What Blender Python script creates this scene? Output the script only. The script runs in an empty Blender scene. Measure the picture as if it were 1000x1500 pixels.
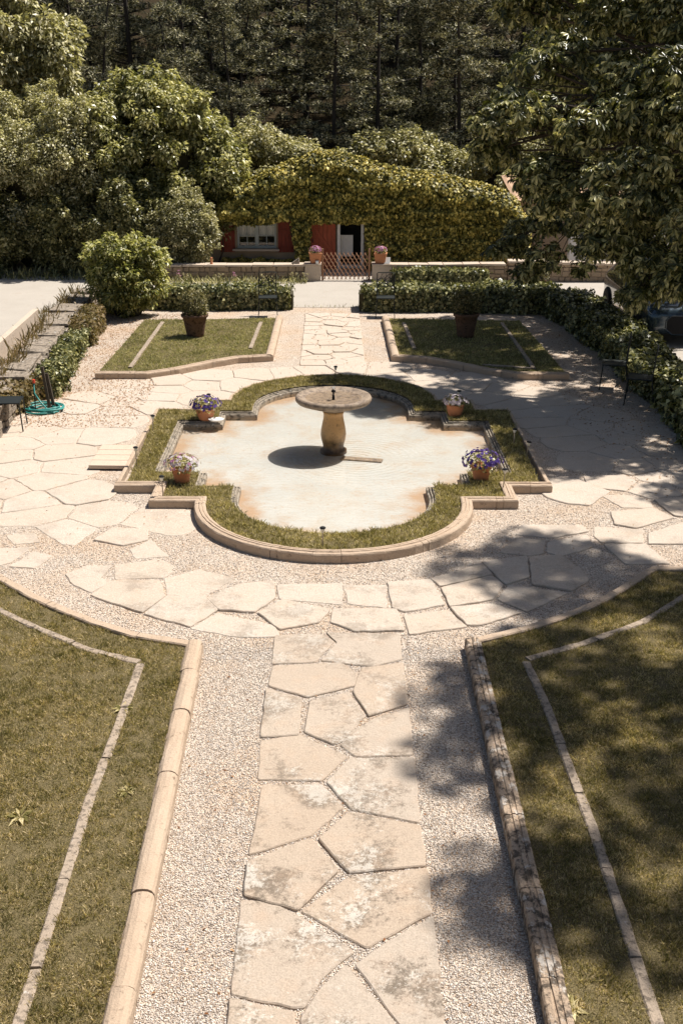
import bpy, bmesh, math, random
import numpy as np
from math import sin, cos, pi, radians, atan2, sqrt
from mathutils import Vector, Matrix
from mathutils.geometry import delaunay_2d_cdt
random.seed(7); rng = np.random.default_rng(11)
S = bpy.context.scene; COL = S.collection

# ------------------------------------------------------------------ camera
FPX, EYE, HOR, VPX = 1660., 5.2, 120., 483.
PIT = math.atan((750-HOR)/FPX); YAW = -math.atan((500-VPX)/FPX*cos(PIT)); ROLL = radians(.25)
cd = bpy.data.cameras.new('camera'); cam = bpy.data.objects.new('camera', cd); COL.objects.link(cam)
CR = Matrix.Rotation(YAW, 3, 'Z') @ Matrix.Rotation(pi/2-PIT, 3, 'X') @ Matrix.Rotation(ROLL, 3, 'Z')
cam.location = (0, 0, EYE); cam.rotation_euler = CR.to_euler()
cd.sensor_fit = 'VERTICAL'; cd.sensor_height = 36; cd.lens = FPX/1500*36; cd.clip_end = 600; cd.clip_start = .1
S.camera = cam
S.render.resolution_x = 682; S.render.resolution_y = 1024
# ------------------------------------------------------------------ light
SUN_EL = radians(61); SUN_AZ = atan2(.87, .5)          # azimuth from +Y towards +X
sdir = Vector((sin(SUN_AZ)*cos(SUN_EL), cos(SUN_AZ)*cos(SUN_EL), sin(SUN_EL)))
w = bpy.data.worlds.new('World'); S.world = w; w.use_nodes = True
wn = w.node_tree; sky = wn.nodes.new('ShaderNodeTexSky'); sky.sky_type = 'NISHITA'; sky.sun_disc = False
sky.sun_elevation = SUN_EL; sky.sun_rotation = SUN_AZ; sky.dust_density = 2.0
wn.links.new(sky.outputs[0], wn.nodes['Background'].inputs[0]); wn.nodes['Background'].inputs[1].default_value = .05
sl = bpy.data.lights.new('sun', 'SUN'); sl.energy = 5.0; sl.angle = radians(.8); sl.color = (1, .945, .88)
so = bpy.data.objects.new('sun', sl); COL.objects.link(so); so.rotation_euler = sdir.to_track_quat('Z', 'Y').to_euler()
S.view_settings.view_transform = 'Standard'; S.view_settings.look = 'None'
S.view_settings.exposure = .55; S.view_settings.gamma = 1
S.cycles.max_bounces = 6; S.cycles.diffuse_bounces = 3; S.cycles.transparent_max_bounces = 8
S.cycles.use_denoising = True

def at(px, py, Y):                                     # point of the place seen at that spot, Y metres ahead
    d = CR @ Vector(((px-500)/FPX, (750-py)/FPX, -1)); return Vector((0, 0, EYE)) + d*(Y/d.y)
def gr(px, py, z=0.):                                  # ground point at height z
    d = CR @ Vector(((px-500)/FPX, (750-py)/FPX, -1)); t = (z-EYE)/d.z; return Vector((0, 0, EYE)) + d*t

# ------------------------------------------------------------------ object helpers
def tag(o, label=None, cat=None, group=None, kind=None):
    if label: o['label'] = label
    if cat: o['category'] = cat
    if group: o['group'] = group
    if kind: o['kind'] = kind
    return o
def empty(name, loc, rz=0, **k):
    o = bpy.data.objects.new(name, None); COL.objects.link(o); o.location = loc; o.rotation_euler.z = rz
    o.empty_display_size = .1
    return tag(o, **k)
def make_mesh(name, V, F, smooth=False):
    V = np.asarray(V, dtype=np.float32).reshape(-1, 3); me = bpy.data.meshes.new(name)
    if isinstance(F, np.ndarray):
        n, k = F.shape
        me.vertices.add(len(V)); me.vertices.foreach_set('co', V.ravel())
        me.loops.add(n*k); me.loops.foreach_set('vertex_index', F.astype(np.int32).ravel())
        me.polygons.add(n); me.polygons.foreach_set('loop_start', np.arange(0, n*k, k, dtype=np.int32))
        me.polygons.foreach_set('loop_total', np.full(n, k, dtype=np.int32))
    else:
        me.from_pydata(V.tolist(), [], [list(map(int, f)) for f in F])
    if smooth: me.polygons.foreach_set('use_smooth', np.ones(len(me.polygons), dtype=bool))
    me.update(calc_edges=True); me.validate()
    return me
def build(name, VF, mat, parent=None, origin=None, smooth=False, bevel=0, local=False, normals=True, **k):
    V, F = VF; V = np.asarray(V, dtype=np.float64).reshape(-1, 3).copy()
    if parent is not None and not local: V -= np.array(wloc(parent))
    if origin is not None: V -= np.array(origin)
    me = make_mesh(name, V, F, smooth)
    if bevel or (normals and not isinstance(F, np.ndarray)):
        bm = bmesh.new(); bm.from_mesh(me)
        bmesh.ops.recalc_face_normals(bm, faces=bm.faces)
        if bevel:
            ed = [e for e in bm.edges if len(e.link_faces) == 2 and e.calc_face_angle(0) > .6]
            bmesh.ops.bevel(bm, geom=ed, offset=bevel, segments=2, profile=.6, affect='EDGES')
        bm.to_mesh(me); bm.free()
    me.materials.append(mat)
    o = bpy.data.objects.new(name, me); COL.objects.link(o)
    if parent is not None: o.parent = parent
    if origin is not None: o.location = origin
    return tag(o, **k)
def wloc(o):
    v = Vector((0, 0, 0))
    while o is not None: v = v + o.location; o = o.parent
    return v
def copy_tree(o, parent=None):
    c = o.copy(); COL.objects.link(c); c.parent = parent
    for ch in list(o.children): copy_tree(ch, c)
    return c
class MB:
    def __init__(s): s.V = []; s.F = []
    def add(s, V, F):
        n = len(s.V); s.V += [tuple(v) for v in V]; s.F += [tuple(i+n for i in f) for f in F]; return s
    def box(s, c, d, rz=0, rx=0, ry=0, jit=0):
        R = Matrix.Rotation(rz, 3, 'Z') @ Matrix.Rotation(ry, 3, 'Y') @ Matrix.Rotation(rx, 3, 'X'); v = []
        for z in (-.5, .5):
            for x, y in ((-.5, -.5), (.5, -.5), (.5, .5), (-.5, .5)):
                p = R @ Vector((x*d[0], y*d[1], z*d[2])) + Vector(c)
                if jit: p += Vector([random.uniform(-jit, jit) for _ in range(3)])
                v.append(p)
        return s.add(v, [(0, 3, 2, 1), (4, 5, 6, 7), (0, 1, 5, 4), (1, 2, 6, 5), (2, 3, 7, 6), (3, 0, 4, 7)])
    def tube(s, pts, r, n=6, closed=False):
        pts = [Vector(p) for p in pts]; m = len(pts); rs = r if isinstance(r, (list, tuple)) else [r]*m; V = []; up = None
        for i, p in enumerate(pts):
            t = (pts[(i+1) % m]-pts[i-1]) if closed else (pts[min(i+1, m-1)]-pts[max(i-1, 0)])
            t.normalize()
            if up is None: up = Vector((0, 0, 1)) if abs(t.z) < .9 else Vector((1, 0, 0))
            a = t.cross(up)
            if a.length < 1e-4: a = t.cross(Vector((0, 1, 0)))
            a.normalize(); b = a.cross(t); up = b
            for j in range(n): V.append(p + (a*cos(2*pi*j/n) + b*sin(2*pi*j/n))*rs[i])
        F = [(i*n+j, i*n+(j+1) % n, ((i+1) % m)*n+(j+1) % n, ((i+1) % m)*n+j) for i in range(m if closed else m-1) for j in range(n)]
        if not closed: F += [tuple(range(n))[::-1], tuple((m-1)*n+j for j in range(n))]
        return s.add(V, F)
    def lathe(s, prof, n=32, c=(0, 0, 0), sx=1, sy=1):
        V = []; F = []; m = len(prof)
        for r, z in prof:
            for j in range(n): V.append((c[0]+sx*r*cos(2*pi*j/n), c[1]+sy*r*sin(2*pi*j/n), c[2]+z))
        for i in range(m-1):
            for j in range(n): F.append((i*n+j, i*n+(j+1) % n, (i+1)*n+(j+1) % n, (i+1)*n+j))
        F += [tuple(range(n))[::-1], tuple((m-1)*n+j for j in range(n))]
        return s.add(V, F)
    @property
    def vf(s): return (s.V, s.F)

def smoothstep(a, b, x):
    t = np.clip((x-a)/(b-a), 0, 1); return t*t*(3-2*t)
def vnoise(x, y, seed=0):                              # cheap smooth 2-D noise in -1..1
    r = np.random.default_rng(seed); o = 0
    for k in range(5):
        a = r.uniform(0, 2*pi); f = 1.0*1.5**k; o = o + np.sin((x*cos(a)+y*sin(a))*f + r.uniform(0, 6) + 1.3*np.sin((y*cos(a)-x*sin(a))*f*.7+r.uniform(0, 6)))/(1+.3*k)
    return o/3.2
def in_poly(x, y, poly):
    x = np.asarray(x); y = np.asarray(y); c = np.zeros(x.shape, bool); n = len(poly)
    for i in range(n):
        x1, y1 = poly[i]; x2, y2 = poly[i-1]
        if y1 == y2: continue
        c ^= ((y1 > y) != (y2 > y)) & (x < (x2-x1)*(y-y1)/(y2-y1)+x1)
    return c
def dist_poly(x, y, poly, closed=True):
    d = np.full(np.shape(x), 1e9)
    for i in range(0 if closed else 1, len(poly)):
        ax, ay = poly[i-1]; bx, by = poly[i]; L = (bx-ax)**2+(by-ay)**2+1e-12
        t = np.clip(((x-ax)*(bx-ax)+(y-ay)*(by-ay))/L, 0, 1); d = np.minimum(d, np.hypot(x-ax-t*(bx-ax), y-ay-t*(by-ay)))
    return d
def fill(outer, holes=(), z=0., extra=()):
    P = []; E = []
    for loop in [outer]+list(holes):
        n0 = len(P); P += [Vector((p[0], p[1])) for p in loop]; m = len(loop); E += [(n0+i, n0+(i+1) % m) for i in range(m)]
    P += [Vector(p) for p in extra]
    v, e, f, *_ = delaunay_2d_cdt(P, E, [], 0, 1e-5)
    V = [(p.x, p.y, z) for p in v]; F = []
    for t in f:
        cx = sum(v[i].x for i in t)/len(t); cy = sum(v[i].y for i in t)/len(t)
        if in_poly(np.array([cx]), np.array([cy]), outer)[0] and not any(in_poly(np.array([cx]), np.array([cy]), h)[0] for h in holes): F.append(tuple(t) if sum(v[t[i-1]].x*v[t[i]].y-v[t[i]].x*v[t[i-1]].y for i in range(len(t))) > 0 else tuple(t)[::-1])
    return V, np.array(F)

# ------------------------------------------------------------------ materials
class NT:
    def __init__(s, name):
        s.m = bpy.data.materials.new(name); s.m.use_nodes = True; s.t = s.m.node_tree; s.b = s.t.nodes['Principled BSDF']; s.out = s.t.nodes['Material Output']
        s.geo = s.t.nodes.new('ShaderNodeNewGeometry'); s.pos = s.geo.outputs['Position']; s.rnd = s.geo.outputs['Random Per Island']
    def put(s, sock, v):
        if isinstance(v, bpy.types.NodeSocket): s.t.links.new(v, sock)
        elif isinstance(v, (tuple, list)) and len(v) == 3 and sock.type == 'RGBA': sock.default_value = (*v, 1)
        else: sock.default_value = v
    def node(s, typ, out=0, props={}, **ins):
        n = s.t.nodes.new(typ)
        for k, v in props.items(): setattr(n, k, v)
        for k, v in ins.items():
            k = int(k[1:]) if k[0] == 'i' and k[1:].isdigit() else k.replace('_', ' ')
            s.put(n.inputs[k], v)
        return n.outputs[out]
    def noise(s, scale, detail=3, rough=.6, vec=None, dist=0): return s.node('ShaderNodeTexNoise', 0, Vector=vec or s.pos, Scale=scale, Detail=detail, Roughness=rough, Distortion=dist)
    def vor(s, scale, out='Distance', feature='F1', vec=None, rand=1): return s.node('ShaderNodeTexVoronoi', out, dict(feature=feature), Vector=vec or s.pos, Scale=scale, Randomness=rand)
    def ramp(s, fac, stops):
        n = s.t.nodes.new('ShaderNodeValToRGB'); s.put(n.inputs[0], fac); cr = n.color_ramp
        while len(cr.elements) < len(stops): cr.elements.new(.5)
        for e, (p, c) in zip(cr.elements, stops): e.position = p; e.color = (*c, 1) if isinstance(c, tuple) else (c, c, c, 1)
        return n.outputs[0]
    def mix(s, f, a, b, mode='MIX'):
        n = s.t.nodes.new('ShaderNodeMix'); n.data_type = 'RGBA'; n.blend_type = mode
        s.put(n.inputs[0], f); s.put(n.inputs[6], a); s.put(n.inputs[7], b); return n.outputs[2]
    def math(s, op, a, b=0., clamp=False):
        n = s.t.nodes.new('ShaderNodeMath'); n.operation = op; n.use_clamp = clamp; s.put(n.inputs[0], a); s.put(n.inputs[1], b); return n.outputs[0]
    def bump(s, h, strength=.5, dist=.01, normal=None):
        n = s.t.nodes.new('ShaderNodeBump'); s.put(n.inputs['Height'], h); n.inputs['Strength'].default_value = strength; n.inputs['Distance'].default_value = dist
        if normal: s.put(n.inputs['Normal'], normal)
        return n.outputs[0]
    def stretch(s, x, y, z): return s.node('ShaderNodeVectorMath', 0, dict(operation='MULTIPLY'), i0=s.pos, i1=(x, y, z))
    def set(s, color=None, rough=None, normal=None, spec=None, **k):
        if color is not None: s.put(s.b.inputs['Base Color'], color)
        if rough is not None: s.put(s.b.inputs['Roughness'], rough)
        if normal is not None: s.put(s.b.inputs['Normal'], normal)
        if spec is not None: s.put(s.b.inputs['Specular IOR Level'], spec)
        for kk, v in k.items(): s.put(s.b.inputs[kk.replace('_', ' ')], v)
        return s.m

def leaf_mat(name, c1, c2, c3, trans=.35, rough=.45, scale=.8, spec=.4):
    n = NT(name); f = n.math('ADD', n.math('MULTIPLY', n.rnd, .5), n.math('ADD', n.math('MULTIPLY', n.noise(scale, 3), .5), n.math('MULTIPLY', n.math('SUBTRACT', n.noise(scale*7, 3, .7), .5), .75))); c = n.ramp(f, [(.25, c1), (.5, c2), (.8, c3)])
    n.set(c, rough, spec=spec)
    tr = n.node('ShaderNodeBsdfTranslucent', 0, Color=n.mix(1., c, (1.0, 1.0, .55), 'MULTIPLY'))
    mx = n.node('ShaderNodeMixShader', 0, i0=trans, i1=n.b.outputs[0], i2=tr); n.t.links.new(mx, n.out.inputs[0]); return n.m
def stone_mat(name, c1, c2, dark=(.06, .05, .04), lichen=(.62, .6, .54), dk=.62, lk=.66, scale=1., rnd=.25, bs=.6):
    n = NT(name); a = n.mix(n.noise(2.2*scale, 4), c1, c2)
    a = n.mix(n.math('MULTIPLY', n.rnd, rnd), a, n.mix(.5, c2, (.2, .15, .1)))
    d = n.ramp(n.noise(9*scale, 8, .72), [(dk, 0.), (dk+.09, 1.)]); a = n.mix(n.math('MULTIPLY', d, .8), a, dark)
    l = n.ramp(n.noise(6*scale, 8, .7, n.stretch(1.1, .9, 1.3)), [(lk, 0.), (lk+.05, 1.)]); a = n.mix(n.math('MULTIPLY', l, .75), a, lichen)
    g = n.noise(70, 6, .7); a = n.mix(.35, a, n.ramp(g, [(.3, .45), (.7, 1.)]), 'MULTIPLY')
    return n.set(a, .9, n.bump(n.math('ADD', g, n.math('MULTIPLY', n.noise(9*scale, 6), 2.)), bs, .012), .2)
def plain(name, c, rough=.6, var=.25, scale=20, metallic=0., bump=.15):
    n = NT(name); a = n.mix(n.noise(scale, 5, .65), tuple(x*(1-var) for x in c), tuple(min(1, x*(1+var)) for x in c))
    n.set(a, rough, n.bump(n.noise(scale*4, 4), bump, .004)); n.b.inputs['Metallic'].default_value = metallic; return n.m

MT = {}
def mk_flag(key, b1, b2, b3):
    n = NT('flagstone'); a = n.mix(n.noise(2.5, 5, .6), b1, b2); a = n.mix(n.math('MULTIPLY', n.rnd, .5), a, b3)
    sx = n.node('ShaderNodeSeparateXYZ', 1, i0=n.pos); sX = n.node('ShaderNodeSeparateXYZ', 0, i0=n.pos)
    near = n.ramp(n.math('MULTIPLY', sx, .05), [(.28, 1.), (.62, .28), (.9, .04)])                     # lichen is heaviest on the front walk
    big = n.noise(2.1, 3, .5)
    dk = n.math('ADD', n.noise(24, 10, .85), n.math('MULTIPLY', n.math('SUBTRACT', big, .5), .95)); dk = n.ramp(dk, [(.515, 0.), (.64, .9)])
    a = n.mix(n.math('MULTIPLY', dk, near), a, (.17, .135, .10))
    li = n.math('ADD', n.noise(26, 10, .82, n.stretch(1, 1, 1)), n.math('MULTIPLY', n.math('SUBTRACT', n.noise(1.9, 3, .5, n.stretch(1.3, 1.1, 5)), .5), 1.0)); li = n.ramp(li, [(.585, 0.), (.66, .7)])
    a = n.mix(n.math('MULTIPLY', li, near), a, (.70, .645, .56))
    sp = n.ramp(n.noise(38, 6, .7), [(.64, 0.), (.69, .6)]); a = n.mix(n.math('MULTIPLY', sp, n.math('ADD', near, .15, True)), a, (.22, .16, .11))
    a = n.mix(n.ramp(n.noise(5, 4, .6), [(.5, 0.), (.8, .35)]), a, (.50, .33, .21))
    g = n.noise(70, 8, .8); a = n.mix(.55, a, n.ramp(g, [(.32, .45), (.6, 1.08)]), 'MULTIPLY')
    MT[key] = n.set(a, .9, n.bump(n.math('ADD', g, n.math('MULTIPLY', n.noise(8, 8, .7), 2.5)), .55, .012), .2)
def mk_gravel():
    n = NT('gravel_stones'); vec = n.pos
    cell = n.vor(95, 'Color'); d = n.vor(95, 'Distance'); sep = n.node('ShaderNodeSeparateColor', 0, i0=cell)
    c = n.ramp(sep, [(0., (.30, .225, .16)), (.25, (.60, .50, .41)), (.6, (.78, .70, .61)), (1., (.90, .84, .76))])
    c = n.mix(n.ramp(d, [(.45, 0.), (.8, .7)]), c, (.26, .195, .145))
    warm = n.ramp(n.noise(.9, 5, .6), [(.45, 0.), (.75, .55)]); c = n.mix(warm, c, n.mix(1., c, (1.0, .78, .56), 'MULTIPLY'))
    deb = n.ramp(n.noise(14, 6, .75), [(.62, 0.), (.70, .75)]); deb = n.math('MULTIPLY', deb, n.ramp(n.noise(.55, 3, vec=n.stretch(1, 1, 1)), [(.45, .1), (.62, 1.)]))
    c = n.mix(deb, c, (.26, .15, .07))
    c = n.mix(1., c, (.90, .865, .82), 'MULTIPLY'); MT['gravel'] = n.set(c, .95, n.bump(n.math('ADD', n.math('MULTIPLY', d, -1.), n.math('MULTIPLY', n.vor(30), -.5)), 1., .012), .15)
    n = NT('pebble'); c = n.ramp(n.rnd, [(0., (.30, .235, .18)), (.35, (.55, .475, .40)), (.7, (.70, .63, .555)), (1., (.86, .80, .73))]); MT['pebble'] = n.set(c, .9, spec=.2)
    n = NT('dusty_driveway'); c = n.mix(n.noise(1.3, 6, .6), (.39, .35, .295), (.50, .455, .395)); g = n.noise(60, 5, .75); c = n.mix(.5, c, n.ramp(g, [(.3, .6), (.65, 1.)]), 'MULTIPLY')
    c = n.mix(n.ramp(n.noise(3, 6, .7), [(.58, 0.), (.72, .4)]), c, (.30, .22, .14)); MT['drive'] = n.set(c, .95, n.bump(g, .6, .01), .1)
    for key, b1, b2, b3 in (('flag', (.44, .34, .25), (.52, .425, .33), (.50, .44, .37)), ('flag2', (.50, .41, .32), (.59, .50, .405), (.57, .50, .42))): mk_flag(key, b1, b2, b3)
    n = NT('turf_soil'); c = n.mix(n.noise(14, 5, .7), (.09, .08, .035), (.26, .20, .11)); c = n.mix(.85, c, n.ramp(n.noise(150, 5, .8), [(.38, .18), (.62, 1.5)]), 'MULTIPLY'); MT['soil'] = n.set(c, 1., n.bump(n.noise(60, 4), 1., .02), .05)
    n = NT('hillside_litter'); c = n.mix(n.noise(.6, 6, .7), (.018, .016, .009), (.06, .042, .022)); MT['hill'] = n.set(c, 1., n.bump(n.noise(6, 5), 1., .1), .05)
mk_gravel()
MT['kerb'] = stone_mat('kerb_limestone', (.48, .345, .235), (.58, .46, .345), dark=(.16, .11, .075), lichen=(.62, .55, .46), dk=.58, lk=.66, scale=1.3)
MT['kerb_old'] = stone_mat('lichened_kerb', (.46, .33, .22), (.56, .44, .33), dark=(.035, .03, .025), lichen=(.66, .61, .54), dk=.47, lk=.54, scale=1.3, bs=1.)
MT['edging'] = stone_mat('grey_edging', (.36, .28, .205), (.48, .39, .30), dark=(.13, .105, .08), lichen=(.62, .58, .52), dk=.50, lk=.64, scale=2.2)
MT['rim'] = stone_mat('weathered_rim', (.30, .25, .19), (.44, .38, .30), dark=(.05, .045, .035), lichen=(.6, .58, .52), dk=.50, lk=.60, scale=1.5)
MT['slab'] = stone_mat('loose_slab', (.60, .47, .35), (.64, .52, .41), dk=.75, lk=.78)
MT['wallslab'] = stone_mat('retaining_wall_slab', (.27, .22, .165), (.40, .335, .265), dk=.50, lk=.60, scale=1.4, bs=1.)
MT['rubble'] = stone_mat('rubble_stone', (.36, .26, .17), (.50, .38, .27), dk=.6, lk=.66, scale=1.5, rnd=.8)
MT['mortar'] = plain('lime_mortar', (.22, .17, .12), 1., .4)
MT['cope'] = stone_mat('coping_stone', (.56, .44, .33), (.62, .52, .42), dk=.6, lk=.62)
MT['terra'] = plain('terracotta', (.47, .19, .085), .85, .3, 9)
MT['terra_old'] = stone_mat('old_terracotta', (.13, .07, .045), (.21, .12, .075), dark=(.03, .022, .015), lichen=(.38, .3, .22), dk=.52, lk=.68, scale=2)
MT['iron'] = plain('black_iron', (.018, .022, .02), .5, .3, 40, .3)
MT['bark'] = plain('bark', (.07, .05, .035), .95, .5, 8, bump=1.)
MT['greybark'] = plain('pine_bark', (.035, .028, .022), .95, .5, 5, bump=1.)
MT['twig'] = plain('dark_foliage_core', (.05, .042, .018), .95, .4, 10)  # dark tone of the solid cores added inside hedges and shrubs
MT['hose'] = plain('teal_hose', (.04, .25, .22), .45, .15, 10)
MT['red'] = plain('red_plastic', (.65, .07, .03), .5, .1)
MT['oldwood'] = plain('dark_post_wood', (.06, .045, .03), .9, .4, 15)
MT['shutter'] = plain('faded_red_paint', (.22, .04, .02), .75, .3, 6)
MT['door'] = plain('red_door_paint', (.36, .085, .04), .8, .35, 9)
MT['lattice'] = plain('orange_trellis', (.34, .185, .105), .85, .3, 12)
MT['frame'] = plain('grey_blue_paint', (.42, .46, .45), .6, .15, 12)
MT['white'] = plain('white_paint', (.74, .73, .69), .6, .1, 12)
MT['curtain'] = plain('cream_curtain', (.93, .90, .84), .9, .15, 8)
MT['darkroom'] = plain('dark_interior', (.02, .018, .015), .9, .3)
MT['plaster'] = plain('wall_plaster', (.30, .24, .17), .95, .3, 3)
MT['palewall'] = plain('pale_plaster', (.66, .66, .66), .9, .1, 3)
MT['tile'] = plain('roof_tile', (.42, .27, .17), .9, .4, 7)
MT['soilpot'] = plain('potting_soil', (.03, .022, .015), 1, .4)
MT['steel'] = plain('brushed_steel', (.35, .32, .28), .35, .15, 30, .8)
MT['lens'] = plain('lamp_lens', (.72, .70, .62), .3, .1)
MT['black'] = plain('black_plastic', (.008, .008, .009), .95, .2)
MT['tyre'] = plain('tyre_rubber', (.015, .015, .015), .85, .2)
MT['chrome'] = plain('wheel_alloy', (.45, .45, .46), .3, .1, 20, .9)
MT['headlamp'] = plain('headlamp_lens', (.55, .58, .60), .12, .05)
n = NT('car_paint'); MT['car'] = n.set((.035, .06, .085), .25, Metallic=.5, Coat_Weight=1.)
n = NT('window_glass'); MT['glass'] = n.set((.02, .025, .025), .05, spec=.6)
def mk_basin():
    n = NT('fountain_stone'); a = n.mix(n.noise(4, 5), (.25, .18, .12), (.36, .28, .20)); a = n.mix(n.ramp(n.noise(13, 8, .78), [(.46, 0.), (.60, .85)]), a, (.10, .07, .05))
    a = n.mix(n.ramp(n.noise(22, 6, .7, n.stretch(1, 1, 1.4)), [(.58, 0.), (.66, .6)]), a, (.52, .44, .34)); MT['basin'] = n.set(a, .7, n.bump(n.noise(30, 8, .75), .9, .01))
    n = NT('pedestal_stone'); z = n.node('ShaderNodeSeparateXYZ', 2, i0=n.pos)
    a = n.mix(n.noise(5, 5, .6, n.stretch(1, 1, .35)), (.50, .25, .075), (.66, .41, .17)); lo = n.math('ADD', z, n.math('MULTIPLY', n.noise(6, 5), .5))
    a = n.mix(n.ramp(lo, [(.30, .95), (.52, 0.)]), a, (.06, .032, .014)); a = n.mix(n.ramp(n.noise(30, 7, .75), [(.56, 0.), (.66, .7)]), a, (.07, .04, .02))
    MT['pedestal'] = n.set(a, .38, n.bump(n.noise(28, 8, .75), .7, .01), .5)
    n = NT('pool_floor'); at_ = n.node('ShaderNodeAttribute', 2, dict(attribute_name='edge'))
    a = n.mix(n.noise(1.6, 6, .65), (.39, .395, .375), (.52, .515, .485))
    b = n.noise(2.0, 7, .72); a = n.mix(n.ramp(b, [(.47, 0.), (.66, .6)]), a, (.43, .36, .285))
    a = n.mix(n.ramp(n.noise(16, 7, .8), [(.55, 0.), (.66, .55)]), a, (.40, .27, .16))
    a = n.mix(n.ramp(n.noise(34, 6, .75), [(.60, 0.), (.66, .55)]), a, (.30, .24, .18))
    a = n.mix(n.ramp(n.vor(9, 'Distance'), [(.04, .7), (.09, 0.)]), a, (.30, .19, .11))
    e = n.math('ADD', at_, n.math('MULTIPLY', n.math('SUBTRACT', n.noise(2.2, 5, .65), .5), -1.1)); a = n.mix(n.ramp(e, [(.0, .9), (.36, 0.)]), a, (.40, .27, .165))
    MT['floor'] = n.set(a, .85, spec=.2)
    n = NT('shallow_water'); x = n.node('ShaderNodeVectorMath', 1, dict(operation='DISTANCE'), i0=n.pos, i1=(.35, 16.0, 0))
    rip = n.math('SINE', n.math('MULTIPLY', n.math('ADD', x, n.math('MULTIPLY', n.noise(3, 3), .12)), 62.)); fall = n.ramp(n.math('MULTIPLY', x, .5), [(.08, 1.), (.75, .05)])
    h = n.math('ADD', n.math('MULTIPLY', n.math('MULTIPLY', rip, fall), .28), n.math('MULTIPLY', n.noise(9, 3, .5, n.stretch(.8, 1.6, 1)), .9))
    nm = n.bump(h, .30, .02); gl = n.node('ShaderNodeBsdfGlossy', 0, Roughness=.06, Normal=nm, Color=(1, 1, 1)); tr = n.node('ShaderNodeBsdfTransparent', 0, Color=(.965, .955, .935))
    fr = n.node('ShaderNodeFresnel', 0, IOR=1.33, Normal=nm); mx = n.node('ShaderNodeMixShader', 0, i0=fr, i1=tr, i2=gl); n.t.links.new(mx, n.out.inputs[0]); MT['water'] = n.m
mk_basin()
L_GRASS = leaf_mat('lawn_blades', (.13, .125, .04), (.34, .275, .115), (.92, .74, .46), 0.4, .6, 1.6, .2)
L_TURF = leaf_mat('turf_blades', (.15, .135, .04), (.37, .31, .125), (.88, .74, .44), 0.36, .6, 2.5, .2)
L_FAR = leaf_mat('back_lawn_blades', (.14, .15, .05), (.33, .31, .13), (.80, .70, .42), 0.4, .6, 1.5, .2)
L_BUSH = leaf_mat('laurel_leaves', (.05, .058, .018), (.21, .205, .075), (.70, .64, .34), 0.3, .36, .9, .5)  # laurel, broad and grey-green ramps: shaded gaps and sunlit highlights painted into the colour
L_FIG = leaf_mat('broad_green_leaves', (.08, .09, .022), (.31, .30, .105), (.84, .78, .44), 0.33, .36, 1.2, .5)
L_FIG2 = leaf_mat('light_green_leaves', (.10, .12, .03), (.30, .30, .09), (.85, .80, .42), .4, .4, 1.2, .5)
L_GREY = leaf_mat('grey_green_leaves', (.10, .10, .035), (.37, .345, .16), (.92, .85, .58), 0.32, .42, 1.5, .4)
L_IVYC = leaf_mat('creeper_leaves', (.04, .044, .008), (.19, .168, .026), (.84, .68, .19), 0.2, .5, 1.5, .3)  # dark middle tone and bright last tone paint shaded front and sunlit top
L_HEDGE = leaf_mat('ivy_hedge_leaves', (.04, .05, .015), (.14, .145, .05), (.60, .56, .28), 0.25, .38, 2.5, .5)
L_PINE = leaf_mat('pine_needles', (.014, .018, .009), (.085, .088, .042), (.82, .75, .50), 0.15, .6, 1.2, .3)  # near-black and pale tones paint dark gaps and sunlit clumps into the needles
L_CHEST = leaf_mat('chestnut_leaflets', (.025, .033, .008), (.10, .11, .024), (.80, .74, .36), 0.26, .35, .8, .5)  # contrast of lit and shaded leaves is put into these tones
L_DRY = leaf_mat('dry_climber_leaves', (.12, .10, .04), (.20, .15, .065), (.32, .23, .12), .3, .5, 2.5, .3)
L_TOPI = leaf_mat('box_leaves', (.05, .05, .016), (.15, .14, .05), (.50, .42, .22), 0.25, .5, 4, .3)
L_STRAW = leaf_mat('fallen_leaves', (.20, .08, .03), (.34, .17, .07), (.45, .30, .16), .1, .8, 5, .1)

# ------------------------------------------------------------------ foliage helpers
def unit(a): return a/np.maximum(np.linalg.norm(a, axis=1, keepdims=True), 1e-9)
def leafquads(P, A, N, s, w=.5, fold=.15):
    """P base (n,3), A axis, N approx normal, s length (n,)"""
    A = unit(A); B = unit(np.cross(A, N)); N = np.cross(B, A); s = s[:, None]; n = len(P)
    mid = P + A*s*.48; V = np.empty((n, 4, 3)); V[:, 0] = P; V[:, 1] = mid - B*s*w*.5 + N*s*fold; V[:, 2] = P + A*s - N*s*.1; V[:, 3] = mid + B*s*w*.5 + N*s*fold
    return V.reshape(-1, 3), np.arange(n*4).reshape(n, 4)
def palmate(P, D, N, s, k=6):
    """compound leaf: k leaflets fanned round D"""
    D = unit(D); B = unit(np.cross(D, N)); N = np.cross(B, D); Vs = []
    for j in range(k):
        a = (j/(k-1)-.5)*3.3; ax = D*cos(a)+B*sin(a)-N*.35; ss = s*(1-.28*abs(a)/1.65); ax = unit(ax); side = unit(np.cross(ax, N)); nn = np.cross(side, ax); L = ss[:, None]
        v = np.empty((len(P), 6, 3)); v[:, 0] = P; v[:, 1] = P+ax*L*.38-side*L*.10+nn*L*.04; v[:, 2] = P+ax*L*.70-side*L*.165+nn*L*.02; v[:, 3] = P+ax*L-nn*L*.14
        v[:, 4] = P+ax*L*.70+side*L*.165+nn*L*.02; v[:, 5] = P+ax*L*.38+side*L*.10+nn*L*.04; Vs.append(v)
    V = np.stack(Vs, 1).reshape(-1, 6, 3); n = len(V); b = (np.arange(n)*6)[:, None]
    F = np.concatenate([b+np.array([[0, 1, 2, 3]]), b+np.array([[0, 3, 4, 5]])]); return V.reshape(-1, 3), F
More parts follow.
